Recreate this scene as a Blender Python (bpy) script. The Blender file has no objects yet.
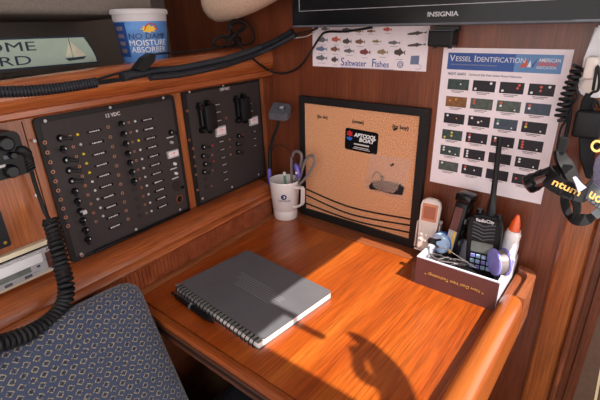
import bpy, bmesh, math, random
from mathutils import Vector as V, Matrix as MX
random.seed(7)
SC = bpy.context.scene
COL = SC.collection
PI = math.pi

# ------------------------------------------------------------------ camera
FPX = 419.37
CAM = V((.774, -.86, 1.24553))
def cam_axes():
    yaw, pitch, roll = [math.radians(a) for a in (-39.2113, 22.6229, -1.2134)]
    fwd = V((math.sin(yaw)*math.cos(pitch), math.cos(yaw)*math.cos(pitch), -math.sin(pitch)))
    right = V((math.cos(yaw), -math.sin(yaw), 0))
    up = right.cross(fwd)
    cr, sr = math.cos(roll), math.sin(roll)
    return cr*right + sr*up, -sr*right + cr*up, fwd
RGT, UPV, FWD = cam_axes()
cd = bpy.data.cameras.new('camera')
cd.sensor_width = 36; cd.lens = FPX*36/600; cd.clip_start = .01
co = bpy.data.objects.new('camera', cd); COL.objects.link(co)
m = MX.Identity(4)
for i in range(3):
    m[i][0], m[i][1], m[i][2], m[i][3] = RGT[i], UPV[i], -FWD[i], CAM[i]
co.matrix_world = m
SC.camera = co

def ray(x, y): return (x-300)/FPX*RGT - (y-200)/FPX*UPV + FWD
def onY(x, y, Y): d = ray(x, y); return CAM + d*((Y-CAM.y)/d.y)
def onZ(x, y, Z): d = ray(x, y); return CAM + d*((Z-CAM.z)/d.z)

class Frame:                                   # a place on a wall: local x right, y up, z out of the wall
    def __init__(s, o, x, y):
        s.o = V(o); s.x = V(x).normalized(); s.y = V(y).normalized(); s.z = s.x.cross(s.y).normalized()
        s.m = MX.Identity(4)
        for i in range(3): s.m[i][0], s.m[i][1], s.m[i][2], s.m[i][3] = s.x[i], s.y[i], s.z[i], s.o[i]
    def at(s, px, py, off=0):
        d = ray(px, py); t = ((s.o + off*s.z - CAM) @ s.z)/(d @ s.z); p = CAM + t*d - s.o
        return V((p @ s.x, p @ s.y, off))
    def loc(s, w): p = V(w)-s.o; return V((p@s.x, p@s.y, p@s.z))
    def moved(s, x, y, z=0): return Frame(s.o + s.x*x + s.y*y + s.z*z, s.x, s.y)
a, t_ = math.radians(-4.5), math.radians(1.5)
n0 = V((math.cos(a), -math.sin(a), 0))
FW = Frame((-.04388, 0, .91214), (math.sin(a), math.cos(a), 0), math.cos(t_)*V((0, 0, 1)) - math.sin(t_)*n0)   # left fascia
FB = Frame((0, 0, 0), (1, 0, 0), (0, 0, 1))    # bulkhead

# ------------------------------------------------------------------ materials
def new_mat(name):
    mt = bpy.data.materials.new(name); mt.use_nodes = True
    n = mt.node_tree.nodes; b = n['Principled BSDF']
    return mt, n, mt.node_tree.links, b
def lin(c): return tuple(((v/255+.055)/1.055)**2.4 if v > 10 else v/255/12.92 for v in c)
def mat(name, rgb, rough=.5, metal=0, spec=None, var=.12, coat=0, scale=60, trans=0, alpha=1, bump=0, emit=None):
    mt, n, l, b = new_mat(name)
    c = lin(rgb)
    tc = n.new('ShaderNodeTexCoord'); no = n.new('ShaderNodeTexNoise'); no.inputs['Scale'].default_value = scale; no.inputs['Detail'].default_value = 3
    cr = n.new('ShaderNodeValToRGB')
    cr.color_ramp.elements[0].position = .3; cr.color_ramp.elements[1].position = .7
    cr.color_ramp.elements[0].color = tuple(v*(1-var) for v in c)+(1,)
    cr.color_ramp.elements[1].color = tuple(min(1, v*(1+var)) for v in c)+(1,)
    l.new(tc.outputs['Object'], no.inputs['Vector']); l.new(no.outputs['Fac'], cr.inputs['Fac']); l.new(cr.outputs['Color'], b.inputs['Base Color'])
    b.inputs['Roughness'].default_value = rough; b.inputs['Metallic'].default_value = metal
    b.inputs['Specular IOR Level'].default_value = spec if spec is not None else (.28 if max(rgb) < 65 else .5)
    b.inputs['Coat Weight'].default_value = coat; b.inputs['Coat Roughness'].default_value = .15
    b.inputs['Transmission Weight'].default_value = trans; b.inputs['Alpha'].default_value = alpha
    if bump:
        bp = n.new('ShaderNodeBump'); bp.inputs['Strength'].default_value = bump; bp.inputs['Distance'].default_value = .002
        l.new(no.outputs['Fac'], bp.inputs['Height']); l.new(bp.outputs['Normal'], b.inputs['Normal'])
    if emit:
        b.inputs['Emission Color'].default_value = lin(emit)+(1,); b.inputs['Emission Strength'].default_value = 1
    return mt
def wood(name, dark, mid, light, axis='X', rough=.32, coat=.3, dens=14, rot=0, fine=.5, bump=.12):
    mt, n, l, b = new_mat(name)
    tc = n.new('ShaderNodeTexCoord'); mp = n.new('ShaderNodeMapping')
    mp.inputs['Rotation'].default_value = (0, 0, rot)
    sc = [dens]*3; sc['XYZ'.index(axis)] = dens*.07; mp.inputs['Scale'].default_value = sc
    no = n.new('ShaderNodeTexNoise'); no.inputs['Scale'].default_value = 1.0; no.inputs['Detail'].default_value = 9; no.inputs['Roughness'].default_value = .62; no.inputs['Distortion'].default_value = .3
    cr = n.new('ShaderNodeValToRGB'); e = cr.color_ramp.elements
    e[0].position = .3; e[0].color = lin(dark)+(1,); e[1].position = .7; e[1].color = lin(light)+(1,)
    k = e.new(.5); k.color = lin(mid)+(1,)
    mp2 = n.new('ShaderNodeMapping'); mp2.inputs['Rotation'].default_value = (0, 0, rot)
    s2 = [dens*20]*3; s2['XYZ'.index(axis)] = dens*.55; mp2.inputs['Scale'].default_value = s2
    n2 = n.new('ShaderNodeTexNoise'); n2.inputs['Scale'].default_value = 1.0; n2.inputs['Detail'].default_value = 4; n2.inputs['Roughness'].default_value = .65
    c2 = n.new('ShaderNodeValToRGB'); c2.color_ramp.elements[0].position = .35; c2.color_ramp.elements[1].position = .65
    c2.color_ramp.elements[0].color = (1-fine, 1-fine, 1-fine, 1); c2.color_ramp.elements[1].color = (1, 1, 1, 1)
    mx = n.new('ShaderNodeMixRGB'); mx.blend_type = 'MULTIPLY'; mx.inputs['Fac'].default_value = 1
    l.new(tc.outputs['Object'], mp.inputs['Vector']); l.new(mp.outputs['Vector'], no.inputs['Vector']); l.new(no.outputs['Fac'], cr.inputs['Fac'])
    l.new(tc.outputs['Object'], mp2.inputs['Vector']); l.new(mp2.outputs['Vector'], n2.inputs['Vector']); l.new(n2.outputs['Fac'], c2.inputs['Fac'])
    l.new(cr.outputs['Color'], mx.inputs['Color1']); l.new(c2.outputs['Color'], mx.inputs['Color2']); l.new(mx.outputs['Color'], b.inputs['Base Color'])
    b.inputs['Roughness'].default_value = rough; b.inputs['Coat Weight'].default_value = coat; b.inputs['Coat Roughness'].default_value = .2
    bp = n.new('ShaderNodeBump'); bp.inputs['Strength'].default_value = bump; bp.inputs['Distance'].default_value = .0006
    l.new(n2.outputs['Fac'], bp.inputs['Height']); l.new(bp.outputs['Normal'], b.inputs['Normal'])
    return mt
M = {}
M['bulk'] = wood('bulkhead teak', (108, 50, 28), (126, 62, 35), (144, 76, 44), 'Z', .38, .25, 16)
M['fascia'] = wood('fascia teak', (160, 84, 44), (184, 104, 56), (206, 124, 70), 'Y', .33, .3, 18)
M['fascia_l'] = wood('moulding teak', (152, 74, 36), (182, 96, 48), (206, 120, 66), 'X', .25, .5, 26)
M['bead'] = wood('beaded teak', (140, 66, 38), (166, 84, 48), (186, 102, 60), 'Z', .4, .2, 30)
M['strip'] = wood('strip teak', (146, 82, 44), (172, 104, 60), (196, 130, 78), 'Y', .35, .3, 26)
M['stripx'] = wood('back strip teak', (128, 66, 38), (150, 82, 48), (170, 98, 60), 'X', .35, .3, 26)
M['desk'] = wood('desk teak', (146, 60, 14), (174, 79, 20), (198, 104, 34), 'Y', .3, .4, 17, 0, .55)
M['deskx'] = wood('desk edge teak', (138, 60, 20), (162, 78, 28), (184, 98, 42), 'X', .33, .35, 22)
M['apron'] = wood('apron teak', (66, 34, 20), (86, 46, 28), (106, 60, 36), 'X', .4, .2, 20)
M['rail'] = wood('rail teak', (122, 54, 16), (150, 72, 24), (176, 96, 38), 'Y', .3, .35, 10, 0, .3, 0)
M['rail_l'] = wood('rail end teak', (134, 70, 42), (154, 86, 54), (172, 104, 68), 'Y', .35, .3, 26)
M['post'] = wood('post teak', (148, 74, 34), (172, 92, 44), (192, 112, 58), 'Z', .3, .4, 22)
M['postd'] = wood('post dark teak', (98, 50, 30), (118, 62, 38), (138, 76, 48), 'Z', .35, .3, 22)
M['seam'] = mat('seam caulk', (40, 20, 12), .7)
M['liner'] = mat('hull liner fabric', (122, 112, 104), .9, bump=.3, scale=300)
M['cream_liner'] = mat('headliner vinyl', (205, 172, 150), .55, bump=.15, scale=200)
M['black'] = mat('black plastic', (24, 24, 27), .42)
M['gloss'] = mat('black gloss plastic', (16, 17, 20), .18, coat=.06)
M['rubber'] = mat('black rubber', (26, 26, 29), .5)
M['conduit'] = mat('black split conduit', (34, 36, 42), .35)
M['panel'] = mat('black panel plate', (56, 50, 50), .55, var=.06, scale=200)
M['panelframe'] = mat('black panel frame', (30, 28, 29), .45)
M['plug'] = mat('dark plug disc', (46, 41, 41), .5)
M['white'] = mat('white plastic', (226, 224, 228), .4, var=.03)
M['china'] = mat('white glazed china', (236, 226, 226), .15, var=.02, coat=.5)
M['paper'] = mat('white paper', (240, 226, 232), .6, var=.03)
M['page'] = mat('page edges', (236, 232, 230), .7, var=.05)
M['ink'] = mat('navy ink', (38, 44, 88), .6)
M['inkgrey'] = mat('grey ink', (120, 104, 110), .6)
M['silver'] = mat('silver plastic', (188, 186, 190), .35, metal=.2)
M['chrome'] = mat('chrome', (200, 200, 205), .18, metal=1)
M['copper'] = mat('copper ring', (176, 124, 100), .35, metal=.5)
M['brass'] = mat('brass', (190, 150, 70), .3, metal=.8)
M['label'] = mat('white label', (196, 192, 192), .5, var=.25, scale=900)
M['yellow'] = mat('lit yellow lamp', (230, 205, 30), .3)
M['red'] = mat('red', (190, 36, 40), .4)
M['cork'] = None
M['grey'] = mat('dark grey plastic', (86, 88, 96), .4)
M['greycover'] = mat('charcoal cover', (94, 94, 99), .38, var=.08, scale=20, coat=.15)
M['emboss'] = mat('embossed line', (150, 150, 154), .4)
M['purple'] = mat('purple plastic', (98, 84, 178), .25, coat=.5)
M['lav'] = mat('lavender plastic', (142, 140, 222), .25, coat=.5)
M['blue'] = mat('blue plastic', (40, 104, 200), .35)
M['pale'] = mat('pale blue plastic', (176, 206, 238), .35)
M['green'] = mat('green pen', (110, 160, 140), .3)
M['greybow'] = mat('grey bows', (120, 112, 114), .4)
M['cream'] = mat('cream plastic', (222, 208, 180), .4, var=.04)
M['ivory'] = mat('ivory plastic', (228, 214, 206), .35, var=.03)
M['orange'] = mat('orange plastic', (240, 92, 26), .3, coat=.3)
M['boxbrown'] = mat('brown cardboard', (98, 58, 56), .45, var=.06)
M['boxin'] = mat('silver card lining', (206, 206, 222), .4, var=.04)
M['gold'] = mat('gold ink', (206, 158, 84), .4)
M['lcd'] = mat('grey lcd', (116, 120, 116), .2, var=.2)
M['lcdpink'] = mat('amber lcd', (206, 128, 92), .25, var=.05)
M['lcddark'] = mat('amber lcd dark', (170, 92, 60), .25, var=.05)
M['signgreen'] = mat('sage painted board', (156, 172, 158), .6, var=.05)
M['signdark'] = mat('navy painted edge', (34, 48, 62), .55)
M['sail'] = mat('ivory sail paint', (196, 190, 168), .6)
M['tub'] = mat('tub plastic', (196, 190, 192), .45, var=.03)
M['tubblue'] = mat('tub label blue', (84, 134, 196), .45, var=.25, scale=25)
M['tubdark'] = mat('tub label dark blue', (28, 66, 130), .45, var=.1)
M['tubyel'] = mat('label yellow', (236, 190, 50), .5)
M['bag'] = mat('clear bag', (235, 205, 190), .12, alpha=.3, var=.03)
M['sticky'] = mat('dark metal bits', (44, 42, 46), .35, metal=.3)
M['mesh'] = mat('lilac grey mesh cloth', (172, 170, 196), .85, var=.35, scale=500, bump=.4)
M['web'] = mat('black webbing', (22, 21, 24), .75, bump=.2, scale=700)
M['webgrey'] = mat('grey webbing', (74, 78, 84), .7, bump=.2, scale=700)
M['maroon'] = mat('maroon lens', (92, 50, 46), .25, coat=.4)
M['greenbag'] = mat('dark green canvas', (44, 76, 66), .7)
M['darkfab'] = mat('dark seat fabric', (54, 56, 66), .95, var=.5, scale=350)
M['head1'] = mat('chart blue', (46, 82, 152), .5, var=.15, scale=15)
M['head2'] = mat('chart light blue', (96, 140, 190), .5, var=.1, scale=15)
M['c_dark'] = mat('chart night black', (42, 38, 46), .5, var=.1)
M['c_teal'] = mat('chart night teal', (50, 66, 66), .5, var=.35, scale=120)
M['c_brown'] = mat('chart dusk brown', (128, 84, 44), .5, var=.3, scale=150)
M['c_green'] = mat('chart dusk green', (74, 82, 76), .5, var=.3, scale=120)
M['c_slate'] = mat('chart slate', (56, 68, 84), .5, var=.2, scale=120)
M['dw'] = mat('chart white dot', (230, 226, 228), .5)
M['dr'] = mat('chart red dot', (206, 84, 62), .5)
M['dy'] = mat('chart yellow dot', (206, 200, 84), .5)
M['do'] = mat('chart orange dot', (220, 140, 60), .5)
M['dg'] = mat('chart green dot', (80, 140, 90), .5)
for nm, c in dict(f_grey=(110, 108, 112), f_red=(196, 92, 80), f_brown=(130, 88, 64), f_dark=(78, 66, 64), f_wine=(130, 58, 66), f_tan=(150, 126, 96), f_blue=(110, 120, 150)).items():
    M[nm] = mat('printed fish '+nm[2:], c, .6, var=.35, scale=500)

def cork():
    mt, n, l, b = new_mat('cork')
    tc = n.new('ShaderNodeTexCoord'); no = n.new('ShaderNodeTexNoise'); no.inputs['Scale'].default_value = 420; no.inputs['Detail'].default_value = 4
    cr = n.new('ShaderNodeValToRGB'); e = cr.color_ramp.elements
    e[0].position = .32; e[0].color = lin((172, 112, 74))+(1,); e[1].position = .62; e[1].color = lin((236, 174, 130))+(1,)
    l.new(tc.outputs['Object'], no.inputs['Vector']); l.new(no.outputs['Fac'], cr.inputs['Fac']); l.new(cr.outputs['Color'], b.inputs['Base Color'])
    b.inputs['Roughness'].default_value = .85
    return mt
M['cork'] = cork()
def lines_mat(name, base, line, scale, axis, rough=.5, width=.5):     # ruled pattern across one axis (vertical tambour beads, keypad, floor holly)
    mt, n, l, b = new_mat(name)
    tc = n.new('ShaderNodeTexCoord'); sp = n.new('ShaderNodeSeparateXYZ'); mu = n.new('ShaderNodeMath'); mu.operation = 'MULTIPLY'; mu.inputs[1].default_value = scale
    fr = n.new('ShaderNodeMath'); fr.operation = 'FRACT'; gt = n.new('ShaderNodeMath'); gt.operation = 'LESS_THAN'; gt.inputs[1].default_value = width
    no = n.new('ShaderNodeTexNoise'); no.inputs['Scale'].default_value = 40
    mx0 = n.new('ShaderNodeMixRGB'); mx0.blend_type = 'MULTIPLY'; mx0.inputs['Fac'].default_value = .4
    mx = n.new('ShaderNodeMixRGB'); mx.inputs['Color1'].default_value = lin(base)+(1,); mx.inputs['Color2'].default_value = lin(line)+(1,)
    l.new(tc.outputs['Object'], sp.inputs[0]); l.new(sp.outputs[axis], mu.inputs[0]); l.new(mu.outputs[0], fr.inputs[0]); l.new(fr.outputs[0], gt.inputs[0]); l.new(gt.outputs[0], mx.inputs['Fac'])
    l.new(tc.outputs['Object'], no.inputs['Vector']); l.new(mx.outputs[0], mx0.inputs['Color1']); l.new(no.outputs['Fac'], mx0.inputs['Color2'])
    b.inputs['Specular IOR Level'].default_value = .1; l.new(mx0.outputs[0], b.inputs['Base Color']); b.inputs['Roughness'].default_value = rough
    return mt
M['floor'] = lines_mat('teak and holly sole', (84, 62, 50), (206, 184, 146), 1/.11, 0, .85, .07)
def cushion_mat(name, base, dark, ring):
    mt, n, l, b = new_mat(name)
    uv = n.new('ShaderNodeUVMap'); sp = n.new('ShaderNodeSeparateXYZ'); l.new(uv.outputs[0], sp.inputs[0])
    def math_(op, a, b_=None):
        k = n.new('ShaderNodeMath'); k.operation = op
        for i, v in enumerate((a, b_)):
            if v is None: continue
            if isinstance(v, (int, float)): k.inputs[i].default_value = v
            else: l.new(v, k.inputs[i])
        return k.outputs[0]
    v_ = math_('MULTIPLY', sp.outputs[1], 1/.0128)
    row = math_('FLOOR', v_)
    off = math_('MULTIPLY', math_('MODULO', row, 2), .5)
    u_ = math_('ADD', math_('MULTIPLY', sp.outputs[0], 1/.0150), off)
    fu = math_('ABSOLUTE', math_('SUBTRACT', math_('FRACT', u_), .5))
    fv = math_('ABSOLUTE', math_('SUBTRACT', math_('FRACT', v_), .5))
    d = math_('ADD', fu, math_('MULTIPLY', fv, 1.0))
    d = math_('MAXIMUM', math_('MULTIPLY', d, .92), math_('MAXIMUM', fu, fv))
    inner = math_('LESS_THAN', d, .25)
    rg = math_('MULTIPLY', math_('LESS_THAN', d, .40), math_('GREATER_THAN', d, .25))
    no = n.new('ShaderNodeTexNoise'); no.inputs['Scale'].default_value = 420; tc = n.new('ShaderNodeTexCoord'); l.new(tc.outputs['Object'], no.inputs['Vector'])
    rgn = math_('MULTIPLY', rg, math_('GREATER_THAN', no.outputs['Fac'], .46))
    inn = math_('MULTIPLY', inner, math_('GREATER_THAN', no.outputs['Fac'], .5))
    m1 = n.new('ShaderNodeMixRGB'); m1.inputs['Color1'].default_value = lin(base)+(1,); m1.inputs['Color2'].default_value = lin(dark)+(1,)
    m2 = n.new('ShaderNodeMixRGB'); m2.inputs['Color2'].default_value = lin(ring)+(1,)
    l.new(inn, m1.inputs['Fac']); l.new(m1.outputs[0], m2.inputs['Color1']); l.new(rgn, m2.inputs['Fac'])
    n3 = n.new('ShaderNodeMixRGB'); n3.blend_type = 'MULTIPLY'; n3.inputs['Fac'].default_value = .5
    l.new(m2.outputs[0], n3.inputs['Color1']); l.new(no.outputs['Fac'], n3.inputs['Color2'])
    l.new(n3.outputs[0], b.inputs['Base Color']); b.inputs['Roughness'].default_value = .9
    b.inputs['Sheen Weight'].default_value = .3
    return mt
M['cushion'] = cushion_mat('blue diamond upholstery', (60, 72, 100), (26, 28, 36), (164, 150, 126))

# ------------------------------------------------------------------ geometry helper
class MB:
    def __init__(s): s.b = bmesh.new()
    def _x(s, vs, mtx):
        if mtx is not None: bmesh.ops.transform(s.b, matrix=mtx, verts=vs)
    def box(s, c, d, bev=0, mtx=None, seg=2):
        r = bmesh.ops.create_cube(s.b, size=1); vs = r['verts']
        bmesh.ops.scale(s.b, vec=d, verts=vs); bmesh.ops.translate(s.b, vec=c, verts=vs)
        if bev:
            es = list({e for v in vs for e in v.link_edges})
            r = bmesh.ops.bevel(s.b, geom=es, offset=bev, segments=seg, affect='EDGES', profile=.5)
            vs = list({v for f in r['faces'] for v in f.verts} | {v for v in vs if v.is_valid})
        s._x(vs, mtx); return s
    def cyl(s, c, r, h, axis='Z', n=20, r2=None, mtx=None, bev=0):
        prof = [(0, -h/2), (r, -h/2), (r if r2 is None else r2, h/2), (0, h/2)]
        return s.lathe(prof, c, axis, n, mtx)
    def lathe(s, prof, c=(0, 0, 0), axis='Z', n=24, mtx=None):
        rings = []; c = V(c)
        def P(r, h, a):
            x, y = r*math.cos(a), r*math.sin(a)
            p = {'Z': (x, y, h), 'X': (h, x, y), 'Y': (y, h, x)}[axis]
            return s.b.verts.new(c+V(p))
        vs = []
        for r, h in prof:
            if r < 1e-7: v = P(0, h, 0); rings.append([v]); vs.append(v)
            else:
                rg = [P(r, h, 2*PI*i/n) for i in range(n)]; rings.append(rg); vs += rg
        for A, B in zip(rings, rings[1:]):
            for i in range(n):
                j = (i+1) % n
                if len(A) == 1 and len(B) == 1: continue
                q = [A[0], B[j], B[i]] if len(A) == 1 else ([A[i], A[j], B[0]] if len(B) == 1 else [A[i], A[j], B[j], B[i]])
                try: s.b.faces.new(q)
                except ValueError: pass
        s._x(vs, mtx); return s
    def prism(s, poly, z0, z1, mtx=None):          # polygon in local xy, extruded in z
        A = [s.b.verts.new((x, y, z0)) for x, y in poly]; B = [s.b.verts.new((x, y, z1)) for x, y in poly]
        n = len(poly)
        s.b.faces.new(A[::-1]); s.b.faces.new(B)
        for i in range(n): s.b.faces.new((A[i], A[(i+1) % n], B[(i+1) % n], B[i]))
        s._x(A+B, mtx); return s
    def tube(s, pts, r, n=8, closed=False, mtx=None):
        pts = [V(p) for p in pts]; N = len(pts); rf = r if callable(r) else (lambda i: r)
        rings = []; prev = None; vs = []
        for i, p in enumerate(pts):
            if closed: t = pts[(i+1) % N]-pts[i-1]
            else: t = pts[min(i+1, N-1)]-pts[max(i-1, 0)]
            t.normalize()
            if prev is None: prev = t.orthogonal().normalized()
            u = (prev - t*(prev@t)); u = u.normalized() if u.length > 1e-6 else t.orthogonal().normalized(); prev = u
            w = t.cross(u)
            rg = [s.b.verts.new(p + rf(i)*(math.cos(2*PI*k/n)*u + math.sin(2*PI*k/n)*w)) for k in range(n)]
            rings.append(rg); vs += rg
        for i in range(N if closed else N-1):
            A, B = rings[i], rings[(i+1) % N]
            for k in range(n): s.b.faces.new((A[k], A[(k+1) % n], B[(k+1) % n], B[k]))
        if not closed: s.b.faces.new(rings[0][::-1]); s.b.faces.new(rings[-1])
        s._x(vs, mtx); return s
    def ribbon(s, pts, wv, w, t, closed=False):
        pts = [V(p) for p in pts]; N = len(pts); rings = []
        for i, p in enumerate(pts):
            tg = (pts[(i+1) % N]-pts[i-1]) if closed else pts[min(i+1, N-1)]-pts[max(i-1, 0)]
            tg.normalize()
            d = V(wv[i] if isinstance(wv, list) else wv); d = (d - tg*(d@tg)).normalized(); nn = tg.cross(d)
            ww = w[i] if isinstance(w, list) else w
            rings.append([s.b.verts.new(p + d*sx*ww/2 + nn*sy*t/2) for sx, sy in ((-1, -1), (1, -1), (1, 1), (-1, 1))])
        for i in range(N if closed else N-1):
            A, B = rings[i], rings[(i+1) % N]
            for k in range(4): s.b.faces.new((A[k], A[(k+1) % 4], B[(k+1) % 4], B[k]))
        if not closed: s.b.faces.new(rings[0][::-1]); s.b.faces.new(rings[-1])
        return s
    def text(s, txt, size, c=(0, 0, 0), rot=0, th=.0004, mtx=None, sx=1, align='CENTER', shear=0, bold=0):
        cu = bpy.data.curves.new('lettering', 'FONT'); cu.body = txt; cu.size = size; cu.extrude = th/2; cu.align_x = align; cu.align_y = 'CENTER'; cu.shear = shear; cu.offset = bold; cu.resolution_u = 3
        o = bpy.data.objects.new('lettering', cu); COL.objects.link(o)
        bpy.context.view_layer.update()
        me = bpy.data.meshes.new_from_object(o.evaluated_get(bpy.context.evaluated_depsgraph_get()))
        bpy.data.objects.remove(o); bpy.data.curves.remove(cu)
        mm = MX.Translation(V(c)) @ MX.Rotation(rot, 4, 'Z') @ MX.Diagonal((sx, 1, 1, 1))
        if mtx is not None: mm = mtx @ mm
        me.transform(mm); s.b.from_mesh(me); bpy.data.meshes.remove(me)
        return s
    def build(s, name, mt, parent=None, smooth=False, mats=None):
        bmesh.ops.recalc_face_normals(s.b, faces=s.b.faces[:])
        me = bpy.data.meshes.new(name); s.b.to_mesh(me); s.b.free()
        me.materials.append(M[mt] if isinstance(mt, str) else mt)
        if smooth:
            me.polygons.foreach_set('use_smooth', [True]*len(me.polygons))
            try: me.set_sharp_from_angle(angle=math.radians(40))
            except Exception: pass
        o = bpy.data.objects.new(name, me); COL.objects.link(o)
        if parent is not None: o.parent = parent
        return o
def tag(o, label=None, cat=None, group=None, kind=None):
    if label: o['label'] = label
    if cat: o['category'] = cat
    if group: o['group'] = group
    if kind: o['kind'] = kind
    return o
def thing(name, label, cat, fr=None, loc=None, group=None):
    o = bpy.data.objects.new(name, None); COL.objects.link(o); o.empty_display_size = .02
    o.matrix_world = fr.m if fr else MX.Translation(V(loc if loc else (0, 0, 0)))
    return tag(o, label, cat, group)
def struct(name, mb, mt, smooth=False):
    return tag(mb.build(name, mt, None, smooth), kind='structure')
def spline(pts, n=8, closed=False):
    pts = [V(p) for p in pts]; N = len(pts); out = []
    for i in range(N if closed else N-1):
        if closed: p0, p1, p2, p3 = pts[i-1], pts[i], pts[(i+1) % N], pts[(i+2) % N]
        else: p0, p1, p2, p3 = pts[max(i-1, 0)], pts[i], pts[i+1], pts[min(i+2, N-1)]
        for k in range(n):
            t = k/n
            out.append(.5*((2*p1)+(p2-p0)*t+(2*p0-5*p1+4*p2-p3)*t*t+(3*p1-p0-3*p2+p3)*t**3))
    if not closed: out.append(pts[-1])
    return out
def resample(pts, step):
    out = [pts[0]]; acc = 0
    for p, q in zip(pts, pts[1:]):
        L = (q-p).length; d = step-acc
        while d <= L and L > 0:
            out.append(p+(q-p)*(d/L)); d += step
        acc = (acc+L) % step
    return out
def corrugated(mb, pts, r, pitch=.005):
    P = resample(spline(pts, 24), pitch/4)
    return mb.tube(P, lambda i: r*(1 if i % 4 in (0, 1) else .84), 12)
def coil(mb, pts, R, r, pitch, n=14):
    P = spline(pts, 40); P = resample(P, pitch/n); prev = None; out = []
    for i, p in enumerate(P):
        t = (P[min(i+1, len(P)-1)]-P[max(i-1, 0)]).normalized()
        if prev is None: prev = t.orthogonal().normalized()
        u = (prev-t*(prev@t)).normalized(); prev = u; w = t.cross(u); a_ = 2*PI*i/n
        out.append(p+R*(math.cos(a_)*u+math.sin(a_)*w))
    return mb.tube(out, r, 6)
def rrect(x0, y0, x1, y1, r, n=4):
    out = []
    for cx, cy, a0 in ((x1-r, y1-r, 0), (x0+r, y1-r, 90), (x0+r, y0+r, 180), (x1-r, y0+r, 270)):
        for k in range(n+1):
            t = math.radians(a0+90*k/n); out.append((cx+r*math.cos(t), cy+r*math.sin(t)))
    return out

SWP = MX(((0, 0, 1, 0), (0, 1, 0, 0), (1, 0, 0, 0), (0, 0, 0, 1)))      # profile (off, v) swept along the fascia
def on(o, fr): o.matrix_world = fr.m; return o

# ------------------------------------------------------------------ the setting
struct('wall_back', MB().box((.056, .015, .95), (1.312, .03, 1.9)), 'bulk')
mb = MB(); mb.box((-.75, .045, -.01), (1.7, .35, .02)); on(struct('wall_left', mb, 'fascia'), FW)
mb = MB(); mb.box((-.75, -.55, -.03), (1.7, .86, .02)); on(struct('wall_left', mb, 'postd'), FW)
lip = [(-.012, .206), (.030, .206), (.034, .211), (.034, .222), (.031, .225), (.032, .228), (.038, .236), (.041, .250), (.040, .264), (.034, .277), (.024, .285), (.010, .288), (-.004, .286), (-.012, .28)]
mb = MB(); mb.prism(lip, -1.6, .0, SWP)
for v in mb.b.verts: v.co.y += .036*v.co.x*max(0, (v.co.y-.206)/.082)
mb = mb; on(struct('trim_1', mb, 'fascia_l', True), FW)
mould = [(-.01, -.071), (.010, -.070), (.028, -.072), (.040, -.077), (.049, -.085), (.0545, -.094), (.056, -.098), (.0545, -.0995), (.060, -.1005), (.065, -.104), (.067, -.109), (.064, -.114), (.056, -.116), (-.01, -.116)]
mb = MB(); mb.prism(mould, -1.6, -.062, SWP); on(struct('trim_2', mb, 'fascia_l', True), FW)
mb = MB(); mb.box((-.334, -.139, .045), (.532, .05, .02))
for i in range(57): mb.box((-.074-i*.0092, -.139, .0555), (.0086, .05, .003), .0012, seg=1)
on(struct('trim_3', mb, 'bead'), FW)
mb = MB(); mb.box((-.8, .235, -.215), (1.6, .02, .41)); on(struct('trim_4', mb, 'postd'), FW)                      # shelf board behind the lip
mb = MB(); mb.box((-.75, .42, -.41), (1.7, .40, .02)); on(struct('wall_left', mb, 'liner'), FW)
mb = MB(); mb.prism(rrect(-.40, .363, -.085, .70, .012), -1.6, -.265, SWP); on(struct('trim_5', mb, 'liner', True), FW)
mb = MB(); P = spline([(-.140, -.09, 1.300), (-.08, -.085, 1.305), (.0, -.08, 1.322), (.08, -.075, 1.350), (.12, -.075, 1.37)], 6)
N = len(P)
mb.tube(P, lambda i: .046*math.sqrt(max(.02, 1-max(0, (1-i/4))**2)) if i < 4 else .046, 20); struct('trim_6', mb, 'cream_liner', True)
mb = MB(); a_, b_ = FW.at(21.5, 122), FW.at(52, 232); mb.prism([(a_.x-.0008, a_.y), (a_.x+.0008, a_.y), (a_.x+.0008, -.07), (a_.x-.0008, -.07)], .0001, .0006); on(struct('trim_13', mb, 'seam'), FW)
# door post to the right of the bulkhead
mb = MB(); mb.prism([(.712, .03), (.712, -.006), (.716, -.008), (.756, -.008), (.760, -.006), (.760, .03)], 0, 1.9); struct('trim_7', mb, 'post')
mb = MB(); mb.prism([(.760, .03), (.760, -.014), (.763, -.018), (.767, -.018), (.771, -.014), (.775, -.004), (.784, -.002), (.786, -.008), (.792, -.008), (.794, .0), (.802, .002), (.802, .03)], .43, 1.9); struct('trim_8', mb, 'postd')
mb = MB(); mb.prism([(.760, .03), (.760, -.012), (.764, -.016), (.778, -.014), (.792, .0), (.792, .03)], 0, .428); struct('trim_9', mb, 'post')
struct('floor', MB().box((.8, .3, -.015), (5.6, 5.0, .03)), 'floor')
# cabin top with the open companionway hatch that lets the sun onto the chart table
ZT = 1.9
hx0, hx1, hy0, hy1 = 1.155, 1.80, -.603, -.165
mb = MB()
def slab(x0, y0, x1, y1): mb.box(((x0+x1)/2, (y0+y1)/2, ZT+.015), (x1-x0, y1-y0, .03))
fx0, fx1, fy0, fy1 = .10, .75, -1.60, -.95  # second roof opening, added so skylight brightens the left moulding
slab(-.9, -2.6, fx0, 1.2); slab(fx0, -2.6, fx1, fy0); slab(fx0, fy1, fx1, 1.2); slab(fx1, -2.6, hx0, 1.2); slab(hx1, -2.6, 3.4, 1.2); slab(hx0, -2.6, hx1, hy0); slab(hx0, hy1, hx1, 1.2)
struct('ceiling', mb, 'white')
mb = MB(); mb.box((1.235, -.527, ZT+.035), (.17, .014, .012), .004); mb.box((1.187, -.566, ZT+.033), (.070, .075, .010), .003); struct('shadow_caster_bar', mb, 'postd')             # unseen bar and block, added over the hatch to shade the table
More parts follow.
